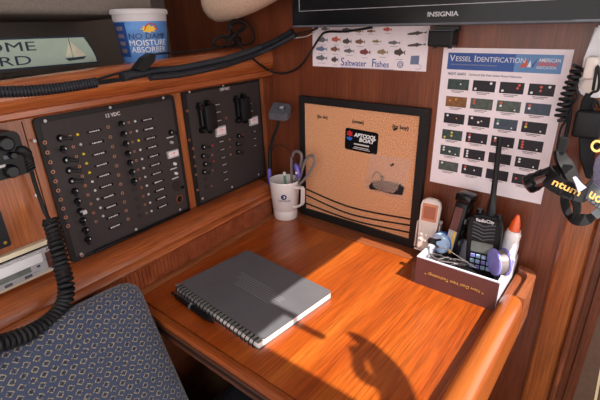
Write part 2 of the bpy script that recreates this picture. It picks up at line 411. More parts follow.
mb = MB(); mb.tube(spline([(1.345, -.490, ZT+.03), (1.38, -.497, ZT+.032), (1.415, -.512, ZT+.034), (1.45, -.538, ZT+.034), (1.482, -.575, ZT+.034), (1.50, -.63, ZT+.032)], 6), lambda i: .006+.018*min(1, i/18), 10)
mb.tube(spline([(1.37, -.515, ZT+.03), (1.385, -.528, ZT+.03), (1.398, -.548, ZT+.03), (1.42, -.560, ZT+.03), (1.45, -.555, ZT+.03)], 5), .011, 8); struct('shadow_caster_rope', mb, 'web')   # unseen rope shapes, added to cast the branching shadow on the table

# ------------------------------------------------------------------ chart table
T = thing('chart_table', 'varnished teak chart table with a raised rounded rail along its right side', 'table', loc=(.35, -.30, .75))
tl = MX.Translation(V((-.35, .30, -.75)))
def tpart(name, mb, mt, smooth=False, par=None):
    bmesh.ops.transform(mb.b, matrix=tl, verts=mb.b.verts[:]); return mb.build(name, mt, par or T, smooth)
Ls = lambda y: .043 + (.08-.043)*(y+.077)/(-.499+.077)         # left seam
tpart('base_board', MB().prism([(Ls(-.53)-.04, -.535), (.655, -.535), (.655, -.001), (Ls(0)-.04, -.001)], .716, .7475), 'seam')
g = .0008
tpart('lid', MB().prism([(Ls(-.522)+g, -.5215), (.652, -.5215), (.652, -.0655), (Ls(-.0655)+g, -.0655)], .7465, .75), 'desk')
tpart('side_strip', MB().prism([(Ls(-.522)-.05, -.5215), (Ls(-.522)-g, -.5215), (Ls(-.0655)-g, -.0655), (Ls(-.0655)-.04, -.0655)], .7465, .7501), 'strip')
tpart('back_strip', MB().prism([(Ls(-.06)-.05, -.0645), (.655, -.0645), (.655, -.001), (Ls(0)-.05, -.001)], .7465, .7501), 'stripx')
mb = MB(); mb.box((.365, -.5305, .744), (.60, .0165, .012), .003); tpart('front_edging', mb, 'deskx', True)
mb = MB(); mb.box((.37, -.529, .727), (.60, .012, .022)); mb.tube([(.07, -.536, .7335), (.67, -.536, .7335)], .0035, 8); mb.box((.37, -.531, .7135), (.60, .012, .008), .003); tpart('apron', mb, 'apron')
rp = [(.652, .70), (.652, .768), (.6535, .777), (.658, .785), (.664, .790), (.676, .791), (.684, .787), (.689, .779), (.691, .765), (.691, .70)]
RX = MX(((1, 0, 0, 0), (0, 0, 1, 0), (0, 1, 0, 0), (0, 0, 0, 1)))
tpart('fiddle_rail', MB().prism(rp, -.56, -.136, RX), 'rail', True)
# rounded, scooped end of the rail
mb = MB()
out = [(.691, -.1345)]+[(.663+.028*math.cos(t), -.050+.032*math.sin(t)) for t in [PI/2*k/8 for k in range(9)]]+[(.656, -.018)]
inn = [(.656, -.026)]+[(.658+.020*math.cos(t), -.062+.030*math.sin(t)) for t in [PI/2*(1-k/8) for k in range(9)]]+[(.676, -.1345)]
mb.prism(out+inn, .70, .790)
mb.prism([(.676, -.1345), (.678, -.062)]+[(.658+.020*math.cos(t), -.062+.030*math.sin(t)) for t in [PI/2*k/8 for k in range(1, 9)]]+[(.655, -.03), (.655, -.1345)], .70, .778)
tpart('rail_end', mb, 'rail_l')
tpart('rail_cove', MB().box((.6558, -.108, .762), (.0055, .08, .026), .002), 'rail')

# ------------------------------------------------------------------ seat
mb = MB()
sec = spline([(x, z, 0) for x, z in ((.10, .70), (.105, .79), (.116, .822), (.140, .834), (.166, .820), (.185, .78), (.225, .70), (.275, .60), (.345, .46), (.36, .42))], 8)
arc = [0]
for p, q in zip(sec, sec[1:]): arc.append(arc[-1]+(p-q).length)
ys = [-.548, -.553, -.562, -.575, -.60, -.70, -.85, -1.0, -1.2, -1.5]; ins = [.026, .014, .006, .001, 0, 0, 0, 0, 0, 0]
grid = []
cx, cz = .20, .62
for y, k in zip(ys, ins):
    row = []
    for i, p in enumerate(sec):
        t = V((sec[min(i+1, len(sec)-1)][0]-sec[max(i-1, 0)][0], sec[min(i+1, len(sec)-1)][1]-sec[max(i-1, 0)][1], 0)).normalized()
        nx, nz = -t.y, t.x
        row.append(mb.b.verts.new((p[0]-k*nx, y, p[1]-k*nz)))
    grid.append(row)
uvl = mb.b.loops.layers.uv.new('UVMap')
for r in range(len(ys)-1):
    for i in range(len(sec)-1):
        f = mb.b.faces.new((grid[r][i], grid[r][i+1], grid[r+1][i+1], grid[r+1][i]))
        for lp, (rr, ii) in zip(f.loops, ((r, i), (r, i+1), (r+1, i+1), (r+1, i))): lp[uvl].uv = (ys[rr]+3, arc[ii])
mb.b.faces.new(grid[0][::-1]); mb.b.faces.new(grid[-1])
struct('trim_14', MB().box((.22, -1.03, .20), (.34, .94, .40)), 'postd')
bc = mb.build('backrest_cushion', 'cushion', None, True)
tag(bc, 'blue backrest cushion with a tan diamond weave, left of the chart table', 'cushion')
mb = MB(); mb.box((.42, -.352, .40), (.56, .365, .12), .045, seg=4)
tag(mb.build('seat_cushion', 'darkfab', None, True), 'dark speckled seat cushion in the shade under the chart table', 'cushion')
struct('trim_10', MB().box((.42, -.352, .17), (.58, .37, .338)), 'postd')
mb = MB(); mb.box((.36, -.455, .505), (.14, .10, .09), .025, seg=4)
gb = mb.build('canvas_bag', 'greenbag', None, True); tag(gb, 'dark green bag lying on the seat under the chart table edge', 'bag')
# ------------------------------------------------------------------ switch panels on the fascia
def disc(mb, p, r, h, n=12): return mb.lathe([(0, 0), (r, 0), (r, h), (0, h)], p, 'Z', n)
def ring(mb, p, r0, r1, h, n=14): return mb.lathe([(r0, 0), (r1, 0), (r1, h), (r0, h), (r0, 0)], p, 'Z', n)
def lerp2(p, q, t): return (p[0]+(q[0]-p[0])*t, p[1]+(q[1]-p[1])*t)
def panel_base(name, label, cat, corners, r=.008, frame=False):
    p = [FW.at(*c) for c in corners]
    x0 = p[0].x*.72+p[3].x*.28; x1 = (p[1].x+p[2].x)/2; y1 = (p[0].y+p[1].y)/2; y0 = (p[2].y+p[3].y)/2
    fr = FW.moved((x0+x1)/2, y0, 0)
    t = thing(name, label, cat, fr)
    w, h = x1-x0, y1-y0
    mb = MB(); mb.prism(rrect(-w/2, 0, w/2, h, r), .0003, .006); mb.build('face_plate' if not frame else 'back_frame', 'panelframe', t)
    b = .009
    mb = MB(); mb.prism(rrect(-w/2+b, b, w/2-b, h-b, .004), .006, .0068 if not frame else .009); mb.build('switch_plate', 'panel', t)
    return t, fr, w, h
class PP:
    def __init__(s, t, fr, top): s.t, s.fr, s.top = t, fr, top
    def p(s, x, y):
        return s.fr.at(x, y, s.top)
    def toggle(s, q, d=1):
        mb = MB(); mb.lathe([(0, 0), (.0062, 0), (.0062, .004), (.0045, .0065), (0, .0065)], q, 'Z', 12); o = mb.build('toggle_switch', 'gloss', s.t, True)
        mb = MB(); mb.tube([q+V((0, 0, .005)), q+V((d*.008, -.001, .013)), q+V((d*.013, -.002, .017))], lambda i: (.0024, .003, .0036)[i], 8); mb.build('lever', 'black', o, True)
        mb = MB(); mb.box(q+V((-d*.0025, .001, .0068)), (.0025, .0035, .001)); mb.build('contact_mark', 'label', o)
    def ring(s, q, r=.0032, m='copper'):
        mb = MB(); ring(mb, q, r*.62, r, .0012); mb.build('jack_ring', m, s.t)
    def led(s, q, m): mb = MB(); mb.lathe([(0, 0), (.0026, 0), (.002, .002), (0, .0028)], q, 'Z', 10); mb.build('indicator_light', m, s.t)
    def label(s, q, w=.030, h=.0052, m='label', slot=True):
        mb = MB(); mb.prism(rrect(q.x-w/2, q.y-h/2, q.x+w/2, q.y+h/2, h*.45), s.top, s.top+.0012); o = mb.build('label_slot', 'gloss', s.t)
        mb = MB()
        for k in range(5):
            ww = w*.7/5; mb.box((q.x-w*.35+ww*(k+.5), q.y, s.top+.0014), (ww*random.uniform(.6, .95), h*random.uniform(.35, .55), .0005))
        mb.build('label_strip', m, o)
    def plug(s, q, r=.0058): mb = MB(); disc(mb, q, r, .0012, 18); mb.build('blank_plug', 'plug', s.t)
    def screw(s, q, m='silver'): mb = MB(); disc(mb, q, .0028, .001, 10); mb.box(q+V((0, 0, .0012)), (.0045, .0007, .0004)); mb.build('screw', m, s.t)
    def knob(s, q, r=.004, m='white'): mb = MB(); mb.lathe([(0, 0), (r, 0), (r, .004), (r*.7, .006), (0, .006)], q, 'Z', 14); mb.build('knob', m, s.t, True)
    def meter(s, q, w=.026, h=.013):
        mb = MB(); mb.prism(rrect(q.x-w/2, q.y-h/2, q.x+w/2, q.y+h/2, .002), s.top, s.top+.004); o = mb.build('meter', 'silver', s.t)
        mb = MB(); mb.box((q.x, q.y+.0005, s.top+.0042), (w*.82, h*.66, .0006)); mb.build('meter_dial', 'paper', o)
        mb = MB(); mb.tube([(q.x-w*.28, q.y, s.top+.0048), (q.x, q.y+h*.22, s.top+.0048), (q.x+w*.28, q.y, s.top+.0048)], .0004, 5); mb.box((q.x+.002, q.y, s.top+.0048), (.0006, h*.5, .0004)); mb.build('meter_scale', 'red', o)
tA, frA, wA, hA = panel_base('switch_panel', 'large black breaker panel headed 12 VDC, two columns of toggle switches', 'switch panel', [(28, 121.5), (172.5, 92.5), (188, 208), (78, 262)])
A = PP(tA, frA, .0068)
c1a, c1b = A.p(60, 138), A.p(87.5, 239)
on_rows = {0, 2, 3, 4}
L1a, L1b = A.p(94, 131), A.p(115, 226)
R1a, R1b = A.p(44.5, 142.5), A.p(68, 226)
for k in range(11):
    q = c1a.lerp(c1b, k/10)
    A.toggle(q, 1 if k in on_rows else -.6)
    A.ring(R1a.lerp(R1b, k/9) if k < 10 else A.p(82, 255), .0034)
    if k < 10:
        A.label(L1a.lerp(L1b, k/9))
        e = A.p(70, 136.5).lerp(A.p(96, 221.5), k/9); A.ring(e, .0028)
        e = A.p(77.5, 134.5).lerp(A.p(103, 216), k/9); A.led(e, 'yellow' if k in on_rows else 'label')
c2a, c2b = A.p(121, 124), A.p(133.5, 181)
for k in range(7):
    A.toggle(c2a.lerp(c2b, k/6), -.75)
pa, pb = A.p(134.8, 189.5), A.p(140, 215.8)
for k in range(4): A.plug(pa.lerp(pb, k/3))
for k in range(11):
    A.ring(A.p(108, 127).lerp(A.p(128, 219), k/10), .0032)
    A.label(A.p(147, 119.5).lerp(A.p(162.5, 206), k/10))
    A.ring(A.p(128.5, 122.5).lerp(A.p(146.5, 213), k/10), .0026)
    A.led(A.p(135, 121.3).lerp(A.p(151.5, 211), k/10), 'yellow' if k in (2,) else 'label')
A.toggle(A.p(170.5, 132.5), .4)
A.knob(A.p(171, 142.3), .0034, 'silver'); A.meter(A.p(172.3, 153.8), .030, .016); A.knob(A.p(174.3, 163.7), .0035); A.knob(A.p(175.6, 173.2), .0035)
q = A.p(177, 185.5); mb = MB(); disc(mb, q, .0125, .002, 24); o = mb.build('outlet_cap', 'plug', tA)
mb = MB(); mb.box(q+V((.013, -.008, .002)), (.008, .006, .004), .001); mb.build('cap_hinge', 'gloss', o)
q = A.p(178.7, 198.7); mb = MB(); ring(mb, q, .0075, .0098, .004, 24); o = mb.build('socket_rim', 'chrome', tA, True); mb = MB(); disc(mb, q, .0075, .001, 20); mb.build('socket', 'gloss', o)
for c in ((170, 137.2), (173.5, 168.6), (175.2, 178)):
    q = A.p(*c); mb = MB(); mb.box(q+V((0, 0, .0003)), (.018, .0024, .0006)); mb.build('caption', 'label', tA)
for c in ((45, 121), (110, 107.5), (163, 97.8), (34.5, 141), (81, 254), (136, 229.3), (180, 209.5)): A.screw(A.p(*c))
q = A.p(80, 211.3); mb = MB(); mb.box(q+V((0, 0, .012)), (.012, .008, .006), .002); mb.build('white_switch_tag', 'label', tA)
mb = MB(); mb.text('12 VDC', .0095, A.p(112.5, 114.8)+V((0, 0, .0004)), 0, .0006, bold=.0003); mb.build('lettering', 'label', tA)
mb = MB(); mb.box((.02, .004, .0085), (wA*.84, .005, .004), .001); mb.build('bottom_ledge', 'gloss', tA)

tB, frB, wB, hB = panel_base('switch_panel', 'smaller black breaker panel nearest the corner, with two guarded breakers and red indicator lamps', 'switch panel', [(180, 91.5), (257.5, 76), (265, 179), (195.5, 204)], .006, True)
B = PP(tB, frB, .009)
for x, y in ((203, 147), (202.5, 156), (204.5, 164), (203.5, 172)): B.toggle(B.p(x, y), .5)
for x, y in ((205.2, 179), (206.2, 187)): B.plug(B.p(x, y))
for x, y in ((238, 136), (237, 144), (237.3, 152)): B.toggle(B.p(x, y), .3)
for x, y in ((243, 134.5), (212.5, 145.5), (213.5, 161), (199, 116.8)): B.led(B.p(x, y), 'red')
for i, (x, y) in enumerate([(217.3, 104.5), (218, 112), (219, 120.5), (221, 141.5), (222, 149.5), (223, 157.5), (224, 164.5), (225, 172), (225.7, 179.5), (250, 103.5), (251.5, 111), (254, 131.5), (254.3, 138.5), (254.7, 145.5)]): B.label(B.p(x, y), .020 if i < 9 else .014, .0034)
for x, y in ((187, 111), (189, 140), (193, 148.5), (194, 157), (195, 166), (196, 174.5), (197.5, 190), (229.5, 139.5), (229.8, 147), (230.5, 154.5), (226, 118), (212, 155), (212.5, 170.5), (211.5, 186)): B.ring(B.p(x, y), .003)
B.meter(B.p(220.2, 131), .034, .024); B.meter(B.p(253, 120.8), .034, .022)
for (x, y, h) in ((205, 117.5, .058), (240.5, 109, .056)):
    q = B.p(x, y); mb = MB(); mb.box(q+V((.006, 0, .009)), (.034, h, .018), .003); o = mb.build('breaker_guard', 'black', tB, True)
    mb = MB(); mb.box(q+V((-.018, .010, .006)), (.007, h*.95, .012), .002); mb.build('guard_rail', 'gloss', o)
    for sy in (-1, 1):
        mb = MB(); mb.lathe([(0, 0), (.007, 0), (.007, .01), (.005, .014), (0, .014)], q+V((-.018, sy*h*.46, .0)), 'Z', 12); mb.build('guard_screw', 'gloss', o, True)
        mb = MB(); mb.lathe([(0, 0), (.006, 0), (.006, .008), (.0045, .012), (0, .012)], q+V((.008, sy*h*.58, .0)), 'Z', 12); mb.build('guard_knob', 'gloss', o, True)
for x, y in ((189.3, 92), (223, 85.5), (251.3, 79), (202.5, 198.5), (232, 187), (258.5, 174.5)): B.screw(B.p(x, y))
mb = MB(); mb.text('120 VAC', .0095, B.p(224.5, 89)+V((0, 0, .0004)), 0, .0006, bold=.0003); mb.build('lettering', 'label', tB)
q = B.p(234, 138); mb = MB(); disc(mb, q+V((-.008, .004, 0)), .004, .0008); mb.build('scuff_plate', 'plug', tB)

# ------------------------------------------------------------------ radio gear at the left
fr = FW.moved(*FW.at(8, 180)[:2]); t = thing('radio_unit', 'black fixed radio set with round knobs at the left edge of the fascia', 'radio', fr)
def L(x, y, off=0): return fr.at(x, y, off)
p0, p1 = L(20, 131), L(27, 171)
mb = MB(); xr = (L(19, 130, .03).x+L(30, 174, .03).x)/2; y1 = L(10, 131.5, .03).y; y0 = L(22, 175, .03).y
mb.prism(rrect(xr-.13, y0, xr, y1, .010), .0003, .03); mb.build('case', 'black', t)
for x, y, r in ((4.5, 143.5, .012), (10.5, 171, .011), (11, 155, .006)):
    q = L(x, y, .03); mb = MB(); mb.lathe([(0, 0), (r, 0), (r*.92, .008), (r*.7, .011), (0, .011)], q, 'Z', 18); mb.build('knob', 'gloss', t, True)
mb = MB(); q = L(9, 156.5, .03); mb.box(q+V((0, 0, .001)), (.016, .006, .002), .0008); mb.build('display_tag', 'grey', t)
mb = MB(); q = L(1, 166.5, .03); mb.box(q+V((0, 0, .0006)), (.012, .004, .001)); mb.build('caption', 'label', t)
# mic cord: plug elbow, straight lead, then the coiled run that swings out over the seat
fr2 = FW.moved(*FW.at(20, 150)[:2]); t = thing('microphone_cord', 'black coiled microphone cord plugged into the radio and drooping over the cushion', 'cord', fr2)
def W2(x, y, off): return fr2.loc(FW.o + FW.x*FW.at(x, y, off).x + FW.y*FW.at(x, y, off).y + FW.z*off)
mb = MB(); mb.tube(spline([W2(17, 151, .025), W2(22, 150, .03), W2(26.5, 153, .03), W2(28.5, 159, .028), W2(30, 165, .026)], 5), lambda i: .0075 if i < 12 else .0068, 12)
for k in range(4):
    q = W2(28.3+k*.7, 160+k*3, .0275); mb.tube([q+V((-.0005, .0012, 0)), q+V((.0005, -.0012, 0))], .0085, 12)
mb.build('plug', 'rubber', t, True)
lead = [W2(30, 165, .026), W2(33, 177, .022), W2(37, 190, .02), W2(41, 201, .02), W2(45, 212, .026), W2(49.5, 220, .036)]
mb = MB(); mb.tube(spline(lead, 6), .0034, 8); mb.build('lead', 'rubber', t, True)
seatw = lambda x, y, xx: fr2.loc(CAM + ray(x, y)*((xx-CAM.x)/ray(x, y).x))
cp = [W2(49.5, 219, .05), W2(54, 232, .062), W2(58, 250, .078), W2(62, 268, .09), W2(66, 285, .106), seatw(64, 303, .124), seatw(52, 319, .136), seatw(34, 331, .146), seatw(14, 339, .153), seatw(-12, 347, .158), seatw(-40, 356, .161)]
mb = MB(); coil(mb, cp, .0100, .0036, .0078); mb.build('coil', 'rubber', t, True)
# stereo
p = [FW.at(*c) for c in ((0, 254), (51, 236.5), (58, 268), (0, 287))]
yb = FW.at(28, 278).y; x1 = (p[1].x+p[2].x)/2; yt = FW.at(30, 243.5).y
fr = FW.moved(x1-.09, yb, 0); t = thing('car_stereo', 'silver faced stereo in a cream bezel behind the coiled cord', 'stereo', fr)
h = yt-yb
mb = MB(); mb.prism(rrect(-.09, 0, .09, h, .004), .0003, .012); mb.build('bezel', 'cream', t)
mb = MB(); mb.prism(rrect(-.085, .005, .083, h-.008, .003), .012, .0125); mb.build('recess', 'gloss', t)
mb = MB(); mb.prism(rrect(-.084, .0065, .080, h-.0105, .003), .0125, .017); mb.build('face', 'silver', t)
fh = h-.017
mb = MB(); mb.prism(rrect(-.083, .0065+fh*.54, .0605, .0065+fh*.93, .002), .017, .023); mb.build('tape_door', 'white', t)
mb = MB(); mb.box((-.02, .0065+fh*.36, .0178), (.12, fh*.22, .0016)); mb.build('display', 'lcd', t)
mb = MB(); mb.prism(rrect(.040, .0065+fh*.22, .066, .0065+fh*.52, .001), .017, .0195); o = mb.build('button_block', 'silver', t)
mb = MB(); mb.box((.052, .0065+fh*.38, .02), (.005, .003, .001)); mb.build('button_mark', 'ink', o)
for k in range(9):
    mb = MB(); mb.box((-.075+k*.0155, .0065+fh*.1, .018), (.012, fh*.12, .002), .0006); mb.build('preset_button', 'grey' if k % 2 else 'silver', t)
mb = MB(); mb.box((.0725, .0065+fh*.45, .018), (.010, fh*.72, .0022), .001); mb.build('eject_strip', 'maroon', t)
for y in (.0065+fh*.92, .0065+fh*.06): mb = MB(); disc(mb, V((.0735, y, .0168)), .0022, .001); mb.build('screw', 'chrome', t)
# another instrument edge
q = FW.at(8, 243); fr = FW.moved(q.x-.03, q.y, 0); t = thing('instrument_frame', 'black instrument box cut off by the left edge, above the stereo', 'instrument', fr)
mb = MB(); mb.prism(rrect(-.04, 0, .030, .062, .003), .0003, .014); mb.build('frame', 'black', t); mb = MB(); disc(mb, V((.022, .008, .014)), .0026, .001); mb.build('screw', 'brass', t)
q = FW.at(36, 195); tag(on(disc(MB(), V((0, 0, .0003)), .0032, .0018).build('screw_head', 'chrome'), FW.moved(q.x, q.y)), 'small bare screw head in the wood beside the microphone cord', 'screw')
# ------------------------------------------------------------------ on the shelf
ZS = FW.o.z + .252                                               # top of the shelf board
# sign board leaning on the liner
def OW(x, y, off): return FW.at(x, y, off)
q = OW(95, 60, -.05); fr = FW.moved(q.x, q.y-.005, -.05); t = thing('welcome_sign', 'sage green WELCOME ABOARD sign with a sailboat, on the shelf at top left', 'sign', fr)
wl, ht = .36, .049
def arch(d): return [(-wl+d, d), (-d*1.2, d)]+[(-.0-d*.9-.017*(k/6)**1.6, d+(ht-2*d)*k/6) for k in range(1, 7)]+[(-wl+d, ht-d)]
mb = MB(); mb.prism(arch(0), 0, .010); mb.build('board', 'signdark', t)
mb = MB(); mb.prism(arch(.0028), .010, .0104); mb.build('painted_face', 'signgreen', t)
mb = MB(); mb.text('WELCOME', .0205, (-.106, .0345, .0107), 0, .0005, sx=1.9, align='RIGHT'); mb.text('ABOARD', .0205, (-.118, .0130, .0107), 0, .0005, sx=1.9, align='RIGHT'); mb.build('lettering', 'signdark', t)
mb = MB(); mb.prism([(-.060, .015), (-.047, .013), (-.049, .041)], .0104, .011); mb.prism([(-.047, .041), (-.045, .013), (-.022, .015)], .0104, .011); mb.build('sail', 'sail', t)
mb = MB(); mb.prism([(-.062, .012), (-.022, .0135), (-.028, .009), (-.056, .0075)], .0104, .011); mb.box((-.048, .029, .0107), (.0007, .034, .0006)); mb.build('hull', 'signdark', t)
# moisture absorber tub
pw = FW.o + FW.x*OW(144, 60, -.062).x + FW.z*(-.062)
zl = FW.o.z + OW(144, 58, -.03).y
tc_ = V((pw.x, pw.y, ZS)); t = thing('moisture_absorber_tub', 'white lidded plastic tub with a blue NO DAMP MOISTURE ABSORBER label', 'tub', loc=tc_)
ppm = 1/((tc_-CAM).dot(FWD)/FPX)
zt = (CAM + ray(144, 10)*((tc_-CAM).dot(FWD)-.02)).z - ZS; H = zt
rt = 50.5/ppm/2; rb = rt*.80
zk = lambda y: (CAM + ray(144, y)*((tc_-CAM).dot(FWD)-.03)).z - ZS
mb = MB(); mb.lathe([(0, 0), (rb, 0), (rb*1.01, .003), (rt*.955, zk(20)-.001), (rt*.955, zk(20)), (0, zk(20))], n=40); o = mb.build('tub_body', 'tubblue', t, True)
mb = MB(); mb.lathe([(0, zk(21.5)), (rt*.965, zk(21.5)), (rt*.985, zk(14.5)), (rt*1.04, zk(14.5)), (rt*1.04, zk(11)), (rt*1.0, H), (0, H)], n=40); mb.build('lid', 'tub', t, True)
face = math.atan2(CAM.y-tc_.y, CAM.x-tc_.x)
def band(mb, a0, a1, z0, z1, d, n=10):
    f = lambda z: rb*1.01 + (rt*.955-rb*1.01)*(z-.003)/(zk(20)-.004) + d
    g_ = []
    for k in range(n+1):
        a_ = face + a0+(a1-a0)*k/n
        g_.append([mb.b.verts.new((f(z)*math.cos(a_) if s else (f(z)-.0006)*math.cos(a_), f(z)*math.sin(a_) if s else (f(z)-.0006)*math.sin(a_), z)) for s, z in ((0, z0), (1, z0), (1, z1), (0, z1))])
    for A_, B_ in zip(g_, g_[1:]):
        for k in range(4): mb.b.faces.new((A_[k], A_[(k+1) % 4], B_[(k+1) % 4], B_[k]))
    mb.b.faces.new(g_[0][::-1]); mb.b.faces.new(g_[-1])
def wrap(mb, z):       # bend flat lettering (x right, y up) around the tub
    for v in mb.b.verts:
        f = rb*1.01 + (rt*.955-rb*1.01)*(v.co.y-.003)/(zk(20)-.004) + .0008 + v.co.z
        a_ = face + v.co.x/(rt*.9); v.co = V((f*math.cos(a_), f*math.sin(a_), v.co.y))
    return mb
zz = lambda y: zk(y)
mb = MB(); band(mb, -1.5, -.62, zz(56), zz(22.5), .0004); mb.build('side_panel', 'tubdark', o)
for k in range(4):
    mb = MB(); band(mb, -1.15, -.78, zz(52-k*7.3), zz(48-k*7.3), .0008, 4); mb.build('small_print', 'inkgrey', o)
mb = MB(); wrap(mb.text('NO DAMP', (zz(33.5)-zz(39))*1.35, (.012, zz(36.0), 0), sx=1.2), 0); mb.build('lettering', 'ink', o)
mb = MB(); wrap(mb.text('MOISTURE', (zz(39.5)-zz(45.5))*1.35, (.012, zz(42.6), 0), sx=1.1), 0); wrap2 = MB().text('ABSORBER', (zz(46)-zz(51.5))*1.42, (.012, zz(49.3), 0), sx=1.05); wrap(wrap2, 0); mb.build('lettering', 'white', o); wrap2.build('lettering', 'white', o)
mb = MB(); mb.prism([(.014+(.014 if k % 2 == 0 else .009)*math.cos(2*PI*k/16)*1.2, zz(29)+(.008 if k % 2 == 0 else .005)*math.sin(2*PI*k/16)) for k in range(16)], 0, .0004); wrap(mb, 0); mb.build('sunburst', 'tubyel', o)
mb = MB(); mb.tube([(.018+.012*math.cos(PI*k/10), zz(30.5)+.013*math.sin(PI*k/10), 0) for k in range(11)], .0011, 6); wrap(mb, 0); mb.build('buoy_ring', 'red', o)

# ------------------------------------------------------------------ wiring along the shelf lip
def wpt(x, y, off): q = FW.at(x, y, off); return FW.o+FW.x*q.x+FW.y*q.y+FW.z*off
def cable(name, label, cat, build, mt, org, group=None):
    mb = MB(); build(mb); bmesh.ops.translate(mb.b, vec=-V(org), verts=mb.b.verts[:])
    o = mb.build(name, mt, None, True); o.location = org; return tag(o, label, cat, group)
cable('corrugated_conduit', 'short run of black corrugated conduit ending at the left on the wooden lip', 'conduit', lambda mb: corrugated(mb, [wpt(-60, 94, .05), wpt(-20, 93, .05), wpt(0, 92, .05), wpt(30, 91, .05), wpt(60, 88, .05), wpt(96, 82.5, .05)], .0088), 'conduit', wpt(30, 91, .05))
far = [wpt(122, 78.5, .05), wpt(150, 73, .05), wpt(180, 70, .05), wpt(215, 63, .05)]
c3 = [wpt(235, 57.5, .05), onY(262, 48, -.05), onY(280, 40, -.035), onY(293, 32, -.03)]
cable('corrugated_conduit', 'long black corrugated conduit sweeping along the lip up to the screen, upper of the pair', 'conduit', lambda mb: corrugated(mb, [p+V((0, 0, .002)) for p in far+c3], .0082), 'conduit', far[2])
cable('corrugated_conduit', 'grey-black corrugated conduit running just under the upper one towards the screen', 'conduit', lambda mb: corrugated(mb, [wpt(150, 77.5, .064), wpt(180, 74.5, .064), wpt(215, 67.5, .064), wpt(238, 61, .058), onY(262, 52, -.062), onY(281, 43, -.047), onY(296, 34.5, -.04)], .0062), 'conduit', wpt(180, 74.5, .062))
for i, (dy, r) in enumerate(((-1.6, .0016), (1.6, .0016), (.2, .0013))):
    cable('wire', ['thin black wire bridging the conduit gap, upper strand', 'thin black wire bridging the conduit gap, lower strand', 'thin black wire bridging the conduit gap, middle strand'][i], 'wire', lambda mb: mb.tube(spline([wpt(90, 83+dy*.6, .05), wpt(104, 81.8+dy, .051), wpt(126, 78.8+dy*.5, .05)], 8), r, 6), 'rubber', wpt(104, 82+dy, .05))
cable('speaker_wire', 'black twin wire rising from the conduit end past the plug to the shelf', 'wire', lambda mb: mb.tube(spline([wpt(94, 80.5, .047), wpt(108, 76, .047), wpt(124, 72, .047), wpt(136, 68.5, .047)], 8), .0022, 6), 'rubber', wpt(120, 73, .047))
pc = wpt(143, 64, .045); fr = FW.moved(*FW.at(141, 67, .05)[:2], .05); t = thing('power_plug', 'dark grey wedge plug resting on the wooden lip below the tub', 'plug', fr)
mb = MB(); mb.prism([tuple(fr.at(*p_, .003)[:2]) for p_ in ((133.5, 69), (142, 71.5), (151.5, 62), (153, 56), (149, 53), (142, 57.5))], -.006, .012); mb.build('plug_body', 'rubber', t)
mb = MB(); pp = [fr.at(151, 55, .003), fr.loc(wpt(165, 53.2, .02)), fr.loc(wpt(190, 51.4, .012)), fr.loc(wpt(222, 47.5, .012))]; mb.tube(spline(pp, 8), .0018, 6); mb.build('lead', 'rubber', t, True)
# tangle of black cable behind the lip
def tang(mb):
    c = wpt(228, 40, -.01)
    e1 = FW.x; e2 = FW.y; e3 = FW.z
    P = lambda x, y, d=0: wpt(x, y, -.01+d)
    loop1 = spline([P(213, 47), P(214, 41), P(221, 36), P(231, 36, .01), P(240, 38), P(238, 45, .01), P(226, 47), P(216, 46, .006), P(214, 40, .008), P(224, 37.5, .012), P(236, 42, .004), P(229, 47, .01)], 8)
    mb.tube(loop1, .0024, 7)
    mb.tube(spline([P(229, 33, .004), P(229, 24), P(236, 19.5), P(246, 21), P(253, 31, .006), P(254.5, 39, .01), P(249, 44, .012), P(238, 45)], 8), .0024, 7)
    mb.tube(spline([P(232, 34), P(231, 26, .005), P(238, 22), P(245, 25), P(243, 30, .008), P(234, 34), P(228, 36)], 8), .003, 7)
    mb.tube(spline([P(228, 43, .02), P(236, 34, .022), P(243, 25.5, .02)], 6), .0026, 7)
    mb.tube(spline([P(225, 46, .012), P(231, 40, .015), P(240, 31, .012), P(233, 36, .016), P(226, 41, .012)], 6), .0028, 7)
    mb.tube(spline([P(234, 36, .01), P(240, 44, .03), P(244, 50, .045), wpt(250, 56, .058), wpt(258, 63, .056), onY(268, 70, -.02), onY(282, 73.5, -.012), onY(296, 69, -.012), onY(306, 59, -.012), onY(320, 37, -.012), onY(327, 32, -.012), onY(345, 31.5, -.012), onY(372, 27.5, -.03)], 8), .0026, 7)
cable('cable_tangle', 'tangled black power cable heaped behind the lip, one strand looping down to the screen', 'cable', tang, 'rubber', wpt(228, 44, -.01))
for i, (dy, r, m_) in enumerate(((0, .0012, 'rubber'), (2.2, .0012, 'silver'), (-1.5, .0016, 'rubber'))):
    cable('wire', ['black wire emerging from the conduit end below the screen corner', 'silver grey wire drooping from the conduit end below the screen corner', 'stiff black wire along the top of the conduit end'][i], 'wire', lambda mb: mb.tube(spline([onY(286, 38+dy*.4, -.04), onY(298, 35+dy*1.2, -.03), onY(308, 33+dy*1.3, -.03), onY(318, 28+dy*.5, -.04)], 8), r, 6), m_, onY(300, 35, -.03))

# ------------------------------------------------------------------ television
YT = -.09
q = onY(292, 28, YT); fr = FB.moved(q.x, q.z, -YT); t = thing('television', 'black flat screen television above the posters, bezel marked INSIGNIA', 'television', fr)
TWD, THT = .66, .40
mb = MB(); mb.box((TWD/2, THT/2, -.022), (TWD, THT, .044), .006); mb.build('case', 'black', t, True)
i0, i1 = fr.at(300, 12).x, fr.at(300, 11.3).y
mb = MB(); mb.prism([(0.004, .004), (TWD-.004, .004), (TWD-.004, i1), (0.004, i1)], .0, .0022); mb.prism([(.004, i1), (i0, i1), (i0, THT-.004), (.004, THT-.004)], 0, .0022); mb.prism([(i0, THT-.02), (TWD-.004, THT-.02), (TWD-.004, THT-.004), (i0, THT-.004)], 0, .0022); mb.prism([(TWD-i0, i1), (TWD-.004, i1), (TWD-.004, THT-.02), (TWD-i0, THT-.02)], 0, .0022); mb.build('bezel', 'gloss', t)
